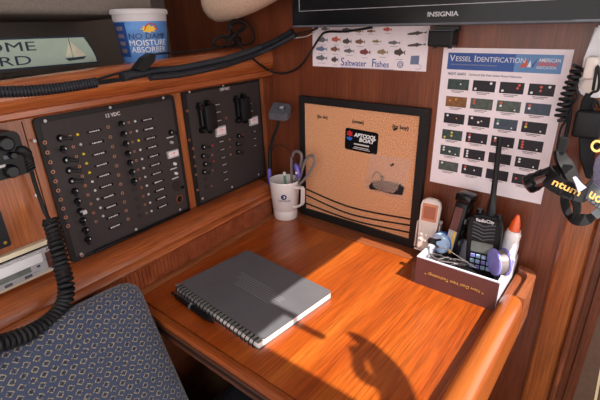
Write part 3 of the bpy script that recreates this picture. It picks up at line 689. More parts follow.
mb = MB(); mb.box((TWD/2, .003, .0014), (TWD-.01, .004, .004), .0012); mb.build('lower_lip', 'grey', t)
mb = MB(); mb.prism([(i0, i1), (TWD-i0, i1), (TWD-i0, THT-.02), (i0, THT-.02)], 0, .0008); mb.build('screen', 'gloss', t)
mb = MB(); mb.tube([(i0, i1, .0022), (TWD-i0, i1, .0022)], .0006, 5); mb.tube([(i0, i1, .0022), (i0, THT-.02, .0022)], .0006, 5); mb.build('inner_edge', 'silver', t)
qq = fr.at(443, 14.2); mb = MB(); mb.text('INSIGNIA', .0105, (qq.x, qq.y, .0026), 0, .0006, sx=1.25, bold=.0002); mb.build('lettering', 'silver', t)
mb = MB(); mb.box((TWD*.5, THT*.5, -.068), (.2, .16, .044)); mb.build('wall_mount', 'black', t)
q = onY(429, 47, -.02); fr = FB.moved(q.x, q.z); t = thing('speaker_bracket', 'small black bracket box on the bulkhead between the two posters', 'bracket', fr)
hh = onY(430, 26, -.03).z-q.z; ww = onY(455, 47, -.03).x-q.x
mb = MB(); mb.box((ww/2-.002, hh*.42, .017), (ww-.006, hh*.78, .033), .003); mb.build('housing', 'black', t)
mb = MB(); mb.box((ww/2, hh*.84, .008), (ww*.9, hh*.22, .015)); mb.build('back_lug', 'gloss', t)
for x in (.18, .72): mb = MB(); mb.cyl((ww*x+.002, hh*.02, .02), .004, .006, 'Y', 10); mb.build('foot', 'black', t)
mb = MB(); mb.box((ww/2, hh*.80, .034), (ww*.9, .0015, .0015)); mb.build('front_edge', 'grey', t)

# ------------------------------------------------------------------ posters
q = FB.at(313, 66); fr = FB.moved(q.x, q.y); t = thing('fish_poster', 'white Saltwater Fishes poster with rows of small printed fish, half hidden by the television', 'poster', fr)
PWD = FB.at(425.8, 74).x-q.x
mb = MB(); mb.box((PWD/2, .115, .0003), (PWD, .23, .0016)); mb.build('sheet', 'paper', t)
def fish(c, L, H, mt, shark=False, ray_=False, rot=0):
    mb = MB(); pts = []
    for k in range(14):
        a_ = PI*k/13; pts.append((-.5*L+L*.78*(1-math.cos(a_))/2, H/2*math.sin(a_)**.8))
    top = pts; bot = [(x, -y*.85) for x, y in pts[::-1][1:-1]]
    body = top[:-1]+[(.30*L, .06*H), (.5*L, .42*H), (.44*L, 0), (.5*L, -.42*H), (.30*L, -.06*H)]+bot
    R_ = MX.Translation(V((c.x, c.y, 0))) @ MX.Rotation(rot, 4, 'Z')
    mb.prism(body, .0011, .0016, R_)
    mb.prism([(-.18*L, .40*H), (.02*L, .80*H), (.14*L, .36*H)], .0011, .0016, R_); mb.prism([(-.1*L, -.38*H), (.02*L, -.66*H), (.1*L, -.34*H)], .0011, .0016, R_)
    mb.build('printed_fish', mt, t)
fl = [(323, 40, 11, 4.5, 'f_grey'), (336.5, 39.5, 9.5, 5, 'f_red'), (347.5, 41.5, 9.5, 5, 'f_dark'), (360.5, 41.8, 10.5, 4.5, 'f_brown'), (377, 41.5, 9.5, 3, 'f_tan'), (394.5, 42.8, 13, 3.8, 'f_grey'),
      (322, 49, 12, 4.2, 'f_blue'), (335.5, 49.3, 9.5, 4.5, 'f_brown'), (349.5, 51, 11, 4, 'f_grey'), (365.5, 52.2, 11.5, 5.5, 'f_wine'), (383, 52.2, 11.5, 5, 'f_tan'), (400, 52.5, 12, 7, 'f_dark'),
      (322, 58, 12, 4.6, 'f_grey'), (335.2, 59.7, 7.5, 5, 'f_dark'), (359.5, 31.5, 9, 2.6, 'f_tan'), (371.5, 31.3, 9, 2.6, 'f_brown'), (388, 29.5, 9.5, 4, 'f_red'), (347, 29.5, 9, 3, 'f_grey'), (326, 29, 9, 3, 'f_grey')]
sc_ = lambda x, y: FB.at(x+1, y).x-FB.at(x, y).x
for x, y, L_, H_, m_ in fl:
    q_ = fr.at(x, y); k = sc_(x, y); fish(q_, L_*k*.95, H_*k*.74, m_)
    mb = MB(); mb.box((q_.x, q_.y-H_*k*.85, .0013), (L_*k*.6, .0007, .0004)); mb.build('caption', 'inkgrey', t)
for x, y, L_ in ((417.5, 33.3, 20), (417, 45, 19)): q_ = fr.at(x, y); k = sc_(x, y); fish(q_, L_*k, 2.6*k, 'f_dark', rot=.08)
q_ = fr.at(415, 60.5); k = sc_(415, 60)
mb = MB(); mb.prism([(q_.x-4*k, q_.y+4*k), (q_.x+4.2*k, q_.y+4.6*k), (q_.x+4.2*k, q_.y-3.4*k), (q_.x-4.4*k, q_.y-3.6*k)], .0011, .0016); mb.tube([(q_.x+(3+4*math.sin(a_))*k, q_.y-(5.5-2.2*math.cos(a_))*k, .0014) for a_ in [j*.3 for j in range(0, 13)]], .0004, 5); mb.build('printed_ray', 'f_blue', t)
q_ = fr.at(400.5, 64.5); mb = MB(); ring(mb, V((q_.x, q_.y, .0011)), 2.3*k, 3.2*k, .0004); ring(mb, V((q_.x, q_.y, .0011)), .9*k, 1.5*k, .0004); mb.build('printed_seal', 'f_blue', t)
a0, a1 = fr.at(341, 61.5), fr.at(394, 66.5)
mb = MB(); LW = a1.x-a0.x; ym = (a0.y+a1.y)/2
for s_, z_, x_, sx_ in (('S', .025, 0, .9), ('altwater', .0185, .082, .93), ('F', .025, .60, .9), ('ishes', .0185, .668, .93)): mb.text(s_, z_, (a0.x+LW*x_, ym+(.0018 if len(s_) == 1 else 0), .0013), 0, .0005, sx=sx_, align='LEFT', bold=.0001)
mb.box((a0.x+LW/2, ym-.0095, .0013), (LW, .0006, .0004)); o = mb.build('lettering', 'head1', t)

q = FB.at(430, 181); fr = FB.moved(q.x, q.y); t = thing('vessel_chart', 'white Vessel Identification chart with a blue header and a grid of night light pictures', 'poster', fr)
PX1 = FB.at(541, 203).x-q.x; PY1 = FB.at(446, 47.6).y-q.y
mb = MB(); mb.box((PX1/2, PY1/2, .0008), (PX1, PY1, .0012)); mb.build('sheet', 'paper', t)
h0, h1, h2 = fr.at(449, 52.5), fr.at(564.5, 56), fr.at(446.7, 69)
mb = MB(); mb.prism([(h0.x, h2.y), (h0.x+(h1.x-h0.x)*.62, h2.y), (h0.x+(h1.x-h0.x)*.62, h0.y), (h0.x, h0.y)], .0014, .0018); o = mb.build('header_band', 'head1', t)
mb = MB(); mb.prism([(h0.x+(h1.x-h0.x)*.62, h2.y), (h1.x, h2.y), (h1.x, h0.y), (h0.x+(h1.x-h0.x)*.62, h0.y)], .0014, .0018); o2 = mb.build('logo_panel', 'head2', t)
hc = (h0.y+h2.y)/2; hw = h1.x-h0.x
mb = MB(); mb.text('V', .0165, (h0.x+.004, hc+.005, .002), align='LEFT'); mb.text('ESSEL', .0125, (h0.x+.0150, hc+.0042, .002), align='LEFT', sx=1.02); mb.text('I', .0165, (h0.x+.0500, hc+.005, .002), align='LEFT'); mb.text('DENTIFICATION', .0125, (h0.x+.0545, hc+.0042, .002), align='LEFT', sx=.92); mb.build('lettering', 'white', o)
mb = MB(); mb.box((h0.x+.05, hc-.006, .0019), (.085, .0022, .0004)); mb.build('caption', 'f_blue', o)
lx = h0.x+hw*.66
mb = MB(); mb.prism([(lx, hc-.007), (lx+.013, hc+.009), (lx+.012, hc-.006)], .0018, .0021); mb.build('red_sail', 'dr', o2)
mb = MB(); mb.prism([(lx+.013, hc-.006), (lx+.017, hc+.006), (lx+.020, hc-.006)], .0018, .0021); mb.build('white_sail', 'white', o2)
mb = MB(); mb.prism([(lx+.018, hc-.006), (lx+.029, hc+.010), (lx+.023, hc-.006)], .0018, .0021); mb.build('blue_sail', 'head1', o2)
mb = MB(); mb.text('AMERICAN', .0088, (lx+.030, hc+.0060, .002), align='LEFT', sx=.78, bold=.0001); mb.text('ASSOCIATION.', .0068, (lx+.028, hc-.0062, .002), align='LEFT', sx=.70); mb.build('lettering', 'white', o2)
mb = MB(); mb.text('SAILING', .0088, (lx+.029, hc-.0003, .002), align='LEFT', sx=1.0, bold=.0003); mb.build('lettering', 'dr', o2)
mb = MB(); mb.text('NIGHT LIGHTS', .0068, (h0.x+.003, fr.at(450, 73.5).y, .0016), align='LEFT', sx=.78, bold=.0001); mb.text('- Starboard Side View Unless Noted Otherwise', .0054, (h0.x+.042, fr.at(450, 73.5).y, .0016), align='LEFT', sx=.92); mb.build('lettering', 'ink', t)
cA = {(0, 0): fr.at(458.5, 84), (0, 3): fr.at(542.5, 90), (5, 3): fr.at(523, 179.5)}
cx0, cx3 = cA[(0, 0)].x, (cA[(0, 3)].x+cA[(5, 3)].x)/2; cy0, cy5 = cA[(0, 3)].y, cA[(5, 3)].y
cw, ch = (cx3-cx0)/3*.845, (cy0-cy5)/5*.60
cells = [[('c_teal', 'wR'), ('c_dark', 'wT wB'), ('c_dark', 'wB rRT rRt'), ('c_dark', 'wB rC rc wT')],
         [('c_brown', 'oL oC'), ('c_green', 'rl rm'), ('c_green', 'rl wm wr'), ('c_slate', 'rl wm')],
         [('c_dark', 'wl oR'), ('c_dark', 'wl wc wR'), ('c_slate', 'gl wm wr'), ('c_dark', 'rl ym wr')],
         [('c_teal', 'yC yB yc'), ('c_dark', 'rl wm rb wr'), ('c_dark', 'wl rm wr'), ('c_dark', 'rl rm rb wr')],
         [('c_teal', 'wl wm wc wr'), ('c_dark', 'wl wm wb wr'), ('c_dark', ''), ('c_dark', 'wl wm wr')],
         [('c_green', 'wl'), ('c_dark', 'rl wm wR'), ('c_dark', ''), ('c_dark', 'rm wC rC rc wr')]]
pos = {'R': (.12, .05), 'T': (.30, .28), 'B': (-.36, -.28), 'C': (-.02, .24), 'c': (-.02, -.08), 'l': (-.33, .28), 'm': (-.33, .02), 'b': (-.33, -.25), 'r': (.28, -.28), 'L': (-.3, .1), 't': (.25, .02)}
dm = dict(w='dw', r='dr', y='dy', o='do', g='dg')
for r in range(6):
    for c in range(4):
        x = cx0+(cx3-cx0)*c/3; y = cy0+(cy5-cy0)*r/5+.0
        bg_, ds = cells[r][c]
        mb = MB(); mb.box((x, y, .0015), (cw, ch, .0006)); o = mb.build('night_light_picture', bg_, t)
        for d in ds.split():
            k = d[-1]
            px_, py_ = pos[k]; mb = MB(); disc(mb, V((x+px_*cw, y+py_*ch, .0018)), .0023 if k not in 'rR' else .0015, .0004, 10); mb.build('light_dot', dm[d[0]], o)
        mb = MB(); mb.box((x, y-ch*.62, .0014), (cw*.6, .0013, .0004)); mb.box((x-.002, y-ch*.75, .0014), (cw*.42, .0011, .0004)); mb.build('caption', 'inkgrey', t)

# ------------------------------------------------------------------ cork board
q0 = FB.at(304.6, 212.3); xk0 = FB.at(302.5, 95).x; xk1 = FB.at(432.5, 107).x; yk1 = FB.at(302.5, 95).y
fr = FB.moved((xk0+xk1)/2, .7508); t = thing('cork_board', 'black framed cork board with curved black wires, standing at the back of the chart table', 'notice board', fr)
bw = (xk1-xk0)/2; bh = yk1-.7508
ib = fr.at(308, 101.5, .012); il = -bw+(fr.at(308, 101.5, .012).x+bw); fwid = (fr.at(423, 114.5, .012).x)
mb = MB(); f_ = .0165
fr_ = .0195
for pl in ([(-bw, 0), (-bw+f_, f_+.004), (-bw+f_, bh-f_), (-bw, bh)], [(bw, 0), (bw, bh), (bw-fr_, bh-f_), (bw-fr_, f_+.004)], [(-bw, bh), (-bw+f_, bh-f_), (bw-fr_, bh-f_), (bw, bh)], [(-bw, 0), (bw, 0), (bw-fr_, f_+.004), (-bw+f_, f_+.004)]): mb.prism(pl, .0005, .016)
mb.build('frame', 'panelframe', t)
mb = MB(); mb.box((0, bh/2, .007), (2*bw-.02, bh-.02, .010)); mb.build('cork_sheet', 'cork', t)
for (p1, p2, p3) in (((310, 190), (350, 207), (413, 220)), ((310, 196), (350, 214), (412, 226)), ((312, 205), (352, 220), (411, 233))):
    pts = [fr.at(p1[0], p1[1], .013), fr.at(p2[0], p2[1], .013), fr.at(p3[0], p3[1], .013)]
    pts[0].x = -bw+f_; pts[2].x = bw-f_-.004
    mb = MB(); mb.tube(spline(pts, 10), .0021, 8); mb.build('wire_rail', 'black', t, True)
for tx, x, y, s in (('{to do}', 322.5, 117, .0105), ('{notes}', 358, 122, .0105), ('{to buy}', 400.5, 127.5, .0115)):
    q_ = fr.at(x, y, .012); mb = MB(); mb.text(tx, s, (q_.x, q_.y, .0123), 0, .0005, sx=1.05, bold=.00035); mb.build('lettering', 'sticky', t)
def pin(x, y, label):
    f2 = FB.moved(*FB.at(x, y, .0125)[:2], .0121); p_ = thing('push_pin', label, 'push pin', f2)
    mb = MB(); mb.lathe([(0, 0), (.0028, 0), (.0028, .002), (.0015, .003), (.0015, .007), (.0026, .009), (0, .0095)], n=12); mb.build('pin_head', 'black', p_, True)
pin(396, 129, 'black push pin stuck just under the to buy heading on cork')
pin(393, 164.5, 'black push pin holding the clear plastic bag to the cork')
c4 = [FB.at(*c, .0122) for c in ((346.5, 127.5), (379.5, 133.5), (376, 155), (344.5, 148.5))]
cc = sum(c4, V())/4; f2 = FB.moved(cc.x, cc.y, .0122); rot = math.atan2(c4[1].y-c4[0].y, c4[1].x-c4[0].x)*.5+math.atan2(c4[2].y-c4[3].y, c4[2].x-c4[3].x)*.5
cwid = (c4[1]-c4[0]).length; chei = (c4[3]-c4[0]).length
t = thing('business_card', 'black business card with red white and blue lettering pinned to cork', 'card', f2); R_ = MX.Rotation(rot, 4, 'Z')
mb = MB(); mb.prism(rrect(-cwid/2, -chei/2, cwid/2, chei/2, .006), 0, .0009, R_); mb.build('card', 'gloss', t)
mb = MB(); mb.prism([(-.36*cwid+.010*math.cos(a_)*(1 if j % 2 else .6), .26*chei+.009*math.sin(a_)*(1 if j % 2 else .6)) for j, a_ in enumerate([k*PI/6 for k in range(12)])], .0009, .0013, R_); mb.build('red_star', 'red', t)
mb = MB(); mb.prism([(-.36*cwid+.008*math.cos(a_), .09*chei+.008*math.sin(a_)) for a_ in [PI+PI*k/8 for k in range(9)]], .0009, .0013, R_); mb.build('blue_crescent', 'blue', t)
mb = MB(); mb.text('APTCOOL', .0125, (.11*cwid, .24*chei, .0011), 0, .0004, mtx=R_, sx=1.0, bold=.0006, shear=.15); mb.text('BOAT', .0125, (.16*cwid, .05*chei, .0011), 0, .0004, mtx=R_, sx=1.2, bold=.0006, shear=.15); mb.build('lettering', 'white', t)
for k, (w_, y_, h_) in enumerate(((.46, -.17, .0035), (.44, -.31, .002), (.52, -.38, .0016))):
    mb = MB(); mb.box((.02*cwid, y_*chei, .0011), (w_*cwid, h_, .0004), 0, R_); mb.build('small_print', 'label', t)
# clear bag with hardware
c4 = [FB.at(*c, .0125) for c in ((371, 153), (412, 160), (403, 200), (364, 187.5))]
cc = sum(c4, V())/4; f2 = FB.moved(cc.x, cc.y, .0122); t = thing('plastic_bag', 'clear plastic bag of small black hardware pinned on the cork board', 'bag', f2)
mb = MB(); P4 = [(p_.x-cc.x, p_.y-cc.y) for p_ in c4]
gr = [[None]*9 for _ in range(9)]; g2 = [[None]*9 for _ in range(9)]
for i in range(9):
    for j in range(9):
        u, v = i/8, j/8; a_ = lerp2(P4[3], P4[2], u); b_ = lerp2(P4[0], P4[1], u); x, y = lerp2(a_, b_, v)
        bulge = .008*math.sin(PI*u)*max(0, math.sin(PI*min(1, v*1.1+.05)))*(1.25-v)+random.uniform(0, .0012)
        gr[i][j] = mb.b.verts.new((x, y, .0008+bulge)); 
for i in range(8):
    for j in range(8): mb.b.faces.new((gr[i][j], gr[i+1][j], gr[i+1][j+1], gr[i][j+1]))
mb.build('film', 'bag', t, True)
bit = lambda x, y: V((FB.at(x, y, .016).x-cc.x, FB.at(x, y, .016).y-cc.y, .003))
mb = MB(); mb.prism([tuple(bit(*p_)[:2]) for p_ in ((369, 186), (372, 182), (380, 181), (388, 182), (400, 184.5), (404, 188), (402, 195), (392, 194), (384, 192), (377, 190), (370, 189))], .0, .005); mb.build('black_fitting', 'sticky', t)
mb = MB(); mb.tube(spline([bit(372, 178), bit(376, 172), bit(380, 175), bit(382, 183)], 6), .001, 6); mb.build('bent_wire', 'sticky', t)
mb = MB(); mb.box(bit(382, 179), (.0035, .016, .004)); mb.build('metal_tab', 'sticky', t)
# ------------------------------------------------------------------ on the chart table
ZD = .7502
# notebook: wire bound along its front-left short edge
nb = [onZ(*p, .765) for p in ((248, 248), (328, 291.5), (263, 343), (174, 287.5))]
A_ = (nb[3]+nb[2])/2; B_ = (nb[0]+nb[1])/2
ctr = sum(nb, V())/4; xd = ((nb[1]-nb[0])+(nb[2]-nb[3])).normalized(); xd.z = 0
fr = Frame((ctr.x, ctr.y, ZD), xd, V((0, 0, 1)).cross(xd)); t = thing('notebook', 'charcoal wire bound notebook lying closed on the chart table', 'notebook', fr)
nw = ((nb[1]-nb[0]).length+(nb[2]-nb[3]).length)/4; nh = ((nb[0]-nb[3]).length+(nb[1]-nb[2]).length)/4
mb = MB(); mb.prism(rrect(-nw, -nh, nw, nh, .004), 0, .0012); mb.build('back_cover', 'greycover', t)
mb = MB(); mb.prism(rrect(-nw+.001, -nh+.002, nw-.0015, nh-.0015, .003), .0013, .0132); mb.build('pages', 'page', t)
mb = MB(); mb.prism(rrect(-nw, -nh+.011, nw, nh, .006), .0133, .0148); cov = mb.build('front_cover', 'greycover', t)
mb = MB(); mb.prism([(-nw, -nh), (nw, -nh), (nw, -nh+.0105), (-nw, -nh+.0105)], .0133, .0146); cov2 = mb.build('binding_strip', 'lcd', t)
for k in range(7):
    y = .028-k*.0058
    mb = MB(); mb.box((.01 if k else -.012, y-.005, .01485), ((.13 if k in (1, 2, 3) else .10 if k else .10), .0007, .0003)); mb.build('embossed_line', 'emboss', cov)
# binding loops
for k in range(24):
    x = -nw+.010+k*(2*nw-.02)/23
    mb = MB(); mb.tube([(x+.0012*math.sin(a_), -nh+.003+.0075*math.cos(a_), .0076+.0086*math.sin(a_)) for a_ in [2*PI*i/14 for i in range(14)]], .0011, 6, True); mb.build('wire_loop', 'black', t, True)
for k in range(24):
    x = -nw+.010+k*(2*nw-.02)/23
    mb = MB(); mb.box((x, -nh+.0085, .0149), (.004, .0032, .0003)); mb.build('punched_hole', 'black', cov2)
# pen lying along the binding
pa, pb = fr.loc(onZ(174, 287, .758)), fr.loc(onZ(217, 313.5, .758))
pf = fr.moved(pa.x*.5+pb.x*.5, pa.y*.5+pb.y*.5, .0055)
pf = fr.moved((pa.x+pb.x)/2+.014, -nh-.0120, .0069)
t = thing('ballpoint_pen', 'black click pen lying against the wire binding of the notebook', 'pen', pf); pl = (pb-pa).length/2
mb = MB(); mb.lathe([(0, -pl*.78), (.0045, -pl*.78), (.0062, -pl*.6), (.0062, pl*.3), (.0058, pl*.72), (.0022, pl), (0, pl)], axis='X', n=14); mb.build('barrel', 'gloss', t, True)
mb = MB(); mb.lathe([(0, -pl), (.0026, -pl), (.0026, -pl*.76), (0, -pl*.76)], axis='X', n=10); mb.build('clicker', 'black', t, True)
mb = MB(); mb.box((-pl*.38, 0, .0072), (pl*.75, .0035, .0018), .0006); mb.build('clip', 'chrome', t)
mb = MB(); mb.lathe([(.0064, -pl*.05), (.0066, 0), (.0064, pl*.05), (.0060, pl*.05)], axis='X', n=14); mb.build('centre_ring', 'grey', t)
# mug
mc = V((.064, -.0545, ZD)); t = thing('travel_mug', 'white mug with a blue round emblem, holding scissors in the table corner', 'mug', loc=mc)
k = 1.0
mb = MB(); mb.lathe([(0, .0), (.0315, .0), (.0335, .003), (.0335, .022), (.0328, .0245), (.0328, .0275), (.0358, .031), (.0415, .106), (.0418, .1095), (.041, .111), (.0393, .109), (.034, .036), (0, .034)], n=44); body = mb.build('mug_body', 'china', t, True)
hd = V((.80, -.30, 0)).normalized(); hd = V((1, -.10, 0)).normalized()
mb = MB(); hp = [(.038, .098), (.054, .101), (.066, .1015), (.0695, .098), (.069, .080), (.0675, .060), (.064, .054), (.052, .046), (.034, .039)]
mb.ribbon([hd*r_+V((0, 0, z_)) for r_, z_ in hp], V((0, 1, 0)), .011, .0055); mb.build('handle', 'china', t)
fa = math.atan2(CAM.y-mc.y, CAM.x-mc.x)+.06
def wrapm(mb):
    for v in mb.b.verts:
        f = .0358+(.0415-.0358)*(v.co.y-.031)/.075+.0005+v.co.z; a_ = fa+v.co.x/.039; v.co = V((f*math.cos(a_), f*math.sin(a_), v.co.y))
    return mb
mb = MB(); mb.lathe([(0, 0), (.0078, 0), (.0078, .0004), (0, .0004)], (-.006, .073, 0), n=20); wrapm(mb); mb.build('emblem', 'ink', body)
mb = MB(); mb.prism([(-.008, .070), (-.004, .070), (-.002, .073), (-.004, .076), (-.008, .077), (-.0045, .0735)], .0005, .0009); wrapm(mb); mb.build('emblem_swirl', 'white', body)
mb = MB(); mb.text('TAYANA', .0085, (-.005, .0615, .0004), sx=1.0); wrapm(mb); mb.build('lettering', 'ink', body)
# scissors standing in the mug
so_ = V((.064, -.054, ZD+.036)); t = thing('scissors', 'grey handled scissors standing handles up in the white mug', 'scissors', loc=so_)
Sp = lambda x, y, Y=-.042: onY(x, y, Y)-so_
mb = MB(); mb.tube(spline([Sp(292, 183), Sp(291.5, 172), Sp(291.5, 160), Sp(294, 152.5), Sp(298, 151.5), Sp(301.5, 155), Sp(301, 163), Sp(298.5, 172), Sp(295, 183)], 6), .0037, 8); mb.build('handle_loop', 'greybow', t, True)
mb = MB(); mb.tube(spline([Sp(297, 184, -.045), Sp(301, 174, -.045), Sp(304, 164, -.045), Sp(308, 157, -.045), Sp(313, 156, -.045), Sp(314.5, 161, -.045), Sp(312, 168, -.045), Sp(307, 176, -.045), Sp(300, 184, -.045)], 6), .0037, 8); mb.build('handle_loop', 'greybow', t, True)
mb = MB(); mb.ribbon([Sp(295, 182), V((.0, -.003, .0025))], V((1, 0, 0)), [.011, .003], .0015); mb.ribbon([Sp(298, 183, -.043), V((.006, .0, .0025))], V((1, 0, 0)), [.011, .003], .0015); mb.build('blades', 'chrome', t)
po = V((.052, -.060, ZD+.036)); t = thing('green_pen', 'pale green pen leaning inside the white mug', 'pen', loc=po)
tipw = onY(284.3, 172, -.05)-po; botw = V((.016, .01, .003))
mb = MB(); mb.tube([botw, botw.lerp(tipw, .9)], .0035, 10); mb.build('barrel', 'green', t, True); mb = MB(); mb.tube([botw.lerp(tipw, .9), tipw], .0042, 10); mb.build('end_cap', 'white', t, True)
# flexible clip lamp in the corner
lb = onY(273.4, 197, -.046); t = thing('clip_lamp', 'flexible neck lamp with a dark grey square head and purple body, beside the mug', 'lamp', loc=lb)
Lp = lambda x, y, Y=-.046: onY(x, y, Y)-lb
mb = MB(); mb.tube(spline([Lp(274.2, 196.5), Lp(271.5, 186), Lp(269.5, 174), Lp(269.5, 166)], 5), lambda i: (.0028+.0052*math.sin(PI*min(1, .08+i/15*.9))) , 12); mb.build('body', 'purple', t, True)
mb = MB(); mb.tube(spline([Lp(269.8, 168), Lp(270, 156), Lp(270.5, 148)], 5), lambda i: .0066-.0002*i, 10); mb.build('clamp', 'black', t, True)
mb = MB(); mb.tube(spline([Lp(270.5, 150), Lp(273, 138), Lp(277, 128), Lp(279.6, 117)], 6), .0042, 10); mb.build('gooseneck', 'rubber', t, True)
hc_ = Lp(280.5, 108.5); nz_ = (UPV*.62-FWD*.78).normalized(); hx_ = (RGT*.96-UPV*.22); hx_ = (hx_-nz_*(hx_@nz_)).normalized(); lf = Frame(lb+hc_, hx_, nz_.cross(hx_))
hm = MX.Translation(-lb) @ lf.m
mb = MB(); hw_ = .0262; hh_ = .0225; pl_ = [(-hw_, -hh_), (hw_*.45, -hh_), (hw_*.82, -hh_*.72), (hw_*1.0, -hh_*.2), (hw_*1.0, hh_*.3), (hw_*.86, hh_*.75), (hw_*.55, hh_), (-hw_*.85, hh_)]
mb.prism(pl_, -.021, .0, hm); hd_ = mb.build('head', 'grey', t)
for r_, z_ in ((.012, .002), (.0075, .004)):
    mb = MB(); ring(mb, V((.003, 0, 0)), r_-.0016, r_, z_, 24); bmesh.ops.transform(mb.b, matrix=hm, verts=mb.b.verts[:]); mb.build('switch_ring', 'grey', hd_, True)
mb = MB(); disc(mb, V((.003, 0, 0)), .006, .0032, 18); bmesh.ops.transform(mb.b, matrix=hm, verts=mb.b.verts[:]); mb.build('switch_button', 'silver', hd_, True)
# purple clip light hung in the mug, on a thin cord
gl = onY(297, 172, -.055); t = thing('purple_clip', 'purple plastic clip hooked on the mug rim, on a thin black cord', 'clip', loc=gl)
Gp = lambda x, y, Y=-.055: onY(x, y, Y)-gl
mb = MB(); mb.tube(spline([Gp(295, 163.5), Gp(297.5, 170), Gp(299, 178)], 5), lambda i: (.003, .0045, .0062, .007, .0074, .0076, .0074, .0072, .0066, .0055, .003)[min(i, 10)], 12); mb.build('shell', 'purple', t, True)
mb = MB(); mb.box(Gp(296.3, 173, -.063), (.006, .003, .006), .001); mb.build('white_label', 'white', t)
mb = MB(); mb.tube(spline([Gp(272, 151), Gp(276, 145.5), Gp(283, 145.8), Gp(289.5, 152), Gp(295, 164)], 7), .0012, 6); mb.build('cord', 'rubber', t, True)

# ------------------------------------------------------------------ box of odds and ends
bo = V((.5715, -.0735, ZD)); t = thing('storage_box', 'brown cardboard box with silver lining, full of radio gear, at the table back corner', 'box', loc=bo)
bx0, bx1, by0, by1, bz = -.0800, .0770, -.0715, .0575, .0605
mb = MB(); th_ = .0025
for c, d in (((0-.002, by0+th_/2, bz/2), (bx1-bx0, th_, bz)), ((-.002, by1-th_/2, bz/2), (bx1-bx0, th_, bz)), ((bx0+th_/2, (by0+by1)/2, bz/2), (th_, by1-by0-2*th_, bz)), ((bx1-th_/2, (by0+by1)/2, bz/2), (th_, by1-by0-2*th_, bz)), ((-.002, (by0+by1)/2, .0015), (bx1-bx0-2*th_, by1-by0-2*th_, .003))): mb.box(c, d)
mb.build('carton', 'boxbrown', t)
mb = MB(); i_ = .0026; j_ = .0042
for c, d in (((-.002, by0+i_+.001, .033), (bx1-bx0-2*i_, .002, .059)), ((-.002, by1-i_-.001, .033), (bx1-bx0-2*i_, .002, .059)), ((bx0+i_+.001, (by0+by1)/2, .033), (.002, by1-by0-2*i_-.004, .059)), ((bx1-i_-.001, (by0+by1)/2, .033), (.002, by1-by0-2*i_-.004, .059))): mb.box(c, d)
for c, d in (((-.002, by0+.002, bz+.0012), (bx1-bx0, .0046, .002)), ((-.002, by1-.002, bz+.0012), (bx1-bx0, .0046, .002)), ((bx0+.002, (by0+by1)/2, bz+.0012), (.0046, by1-by0-.01, .002)), ((bx1-.002, (by0+by1)/2, bz+.0012), (.0046, by1-by0-.01, .002))): mb.box(c, d)
mb.box((bx1+.0003, (by0+by1)/2, bz/2), (.0008, by1-by0, bz)); mb.build('lining', 'boxin', t)
mF = MX(((1, 0, 0, 0), (0, 0, -1, by0), (0, 1, 0, 0), (0, 0, 0, 1)))
mb = MB(); mb.text('* New Dual Vent Technology *', .0092, (-.004, .031, .0003), PI, .0004, mtx=mF, sx=.98); mb.build('lettering', 'gold', t)
def inbox(p): return p
# handheld radio
ro = V((.5965, -.062, ZD+.0042)); t = thing('handheld_radio', 'black handheld two way radio with tall antenna standing in the box', 'radio', loc=ro)
lean = MX.Rotation(math.radians(7), 4, 'X') @ MX.Rotation(math.radians(7), 4, 'Y')
RM = MX.Rotation(math.radians(-3), 4, 'X') @ MX.Rotation(math.radians(-3.2), 4, 'Y') @ MX.Rotation(math.radians(2), 4, 'Z') @ MX.Diagonal((.97, 1, 1.10, 1))
def rp_(name, mb, mt, par, sm=False):
    bmesh.ops.transform(mb.b, matrix=RM, verts=mb.b.verts[:]); return mb.build(name, mt, par, sm)
XZ = MX(((1, 0, 0, 0), (0, 0, -1, 0), (0, 1, 0, 0), (0, 0, 0, 1)))     # local xy -> x,z facing -y
mb = MB(); mb.prism([(-.026, .004), (.026, .004), (.031, .05), (.0325, .10), (.030, .118), (.024, .128), (.010, .131), (-.012, .131), (-.026, .128), (-.031, .118), (-.0325, .10), (-.031, .05)], -.016, .016, XZ)
bmesh.ops.bevel(mb.b, geom=mb.b.edges[:], offset=.004, segments=2, affect='EDGES'); body = rp_('radio_body', mb, 'rubber', t, True)
mb = MB(); mb.prism(rrect(-.023, .086, .023, .119, .006), .016, .0185, XZ); gr_ = rp_('grille', mb, 'black', body)
for k in range(5):
    z = .0905+k*.0064
    mb = MB(); mb.tube(spline([(-.021, -.0187, z+.002), (-.010, -.0187, z), (0, -.0187, z-.003), (.010, -.0187, z), (.021, -.0187, z+.002)], 4), .0013, 6); rp_('grille_rib', mb, 'grey', gr_)
mb = MB(); mb.prism(rrect(-.021, .062, .021, .082, .002), .016, .0178, XZ); rp_('display', mb, 'lcd', body)
for r_ in range(3):
    for c_ in range(4):
        mb = MB(); mb.box((-.016+c_*.0107, -.0172,   .054-r_*.0105), (.0085, .003, .007), .001); rp_('key', mb, 'pale' if (c_+r_) % 3 else 'lav', body)
mb = MB(); mb.text('RadioCity' if False else 'RadioCity', .0085, (0, .1225, .0163), mtx=XZ, bold=.0002); rp_('lettering', mb, 'white', body)
mb = MB(); mb.lathe([(0, .128), (.0085, .128), (.0078, .150), (.0055, .168), (.0050, .258), (.0055, .260), (.0055, .266), (.004, .269), (0, .269)], (.006, 0, 0), n=14); rp_('antenna', mb, 'rubber', t, True)
mb = MB(); mb.cyl((-.015, 0, .133), .0065, .012, n=14); rp_('volume_knob', mb, 'gloss', t, True)
mb = MB(); mb.cyl((.022, 0, .129), .005, .008, n=14); rp_('channel_knob', mb, 'black', t, True)
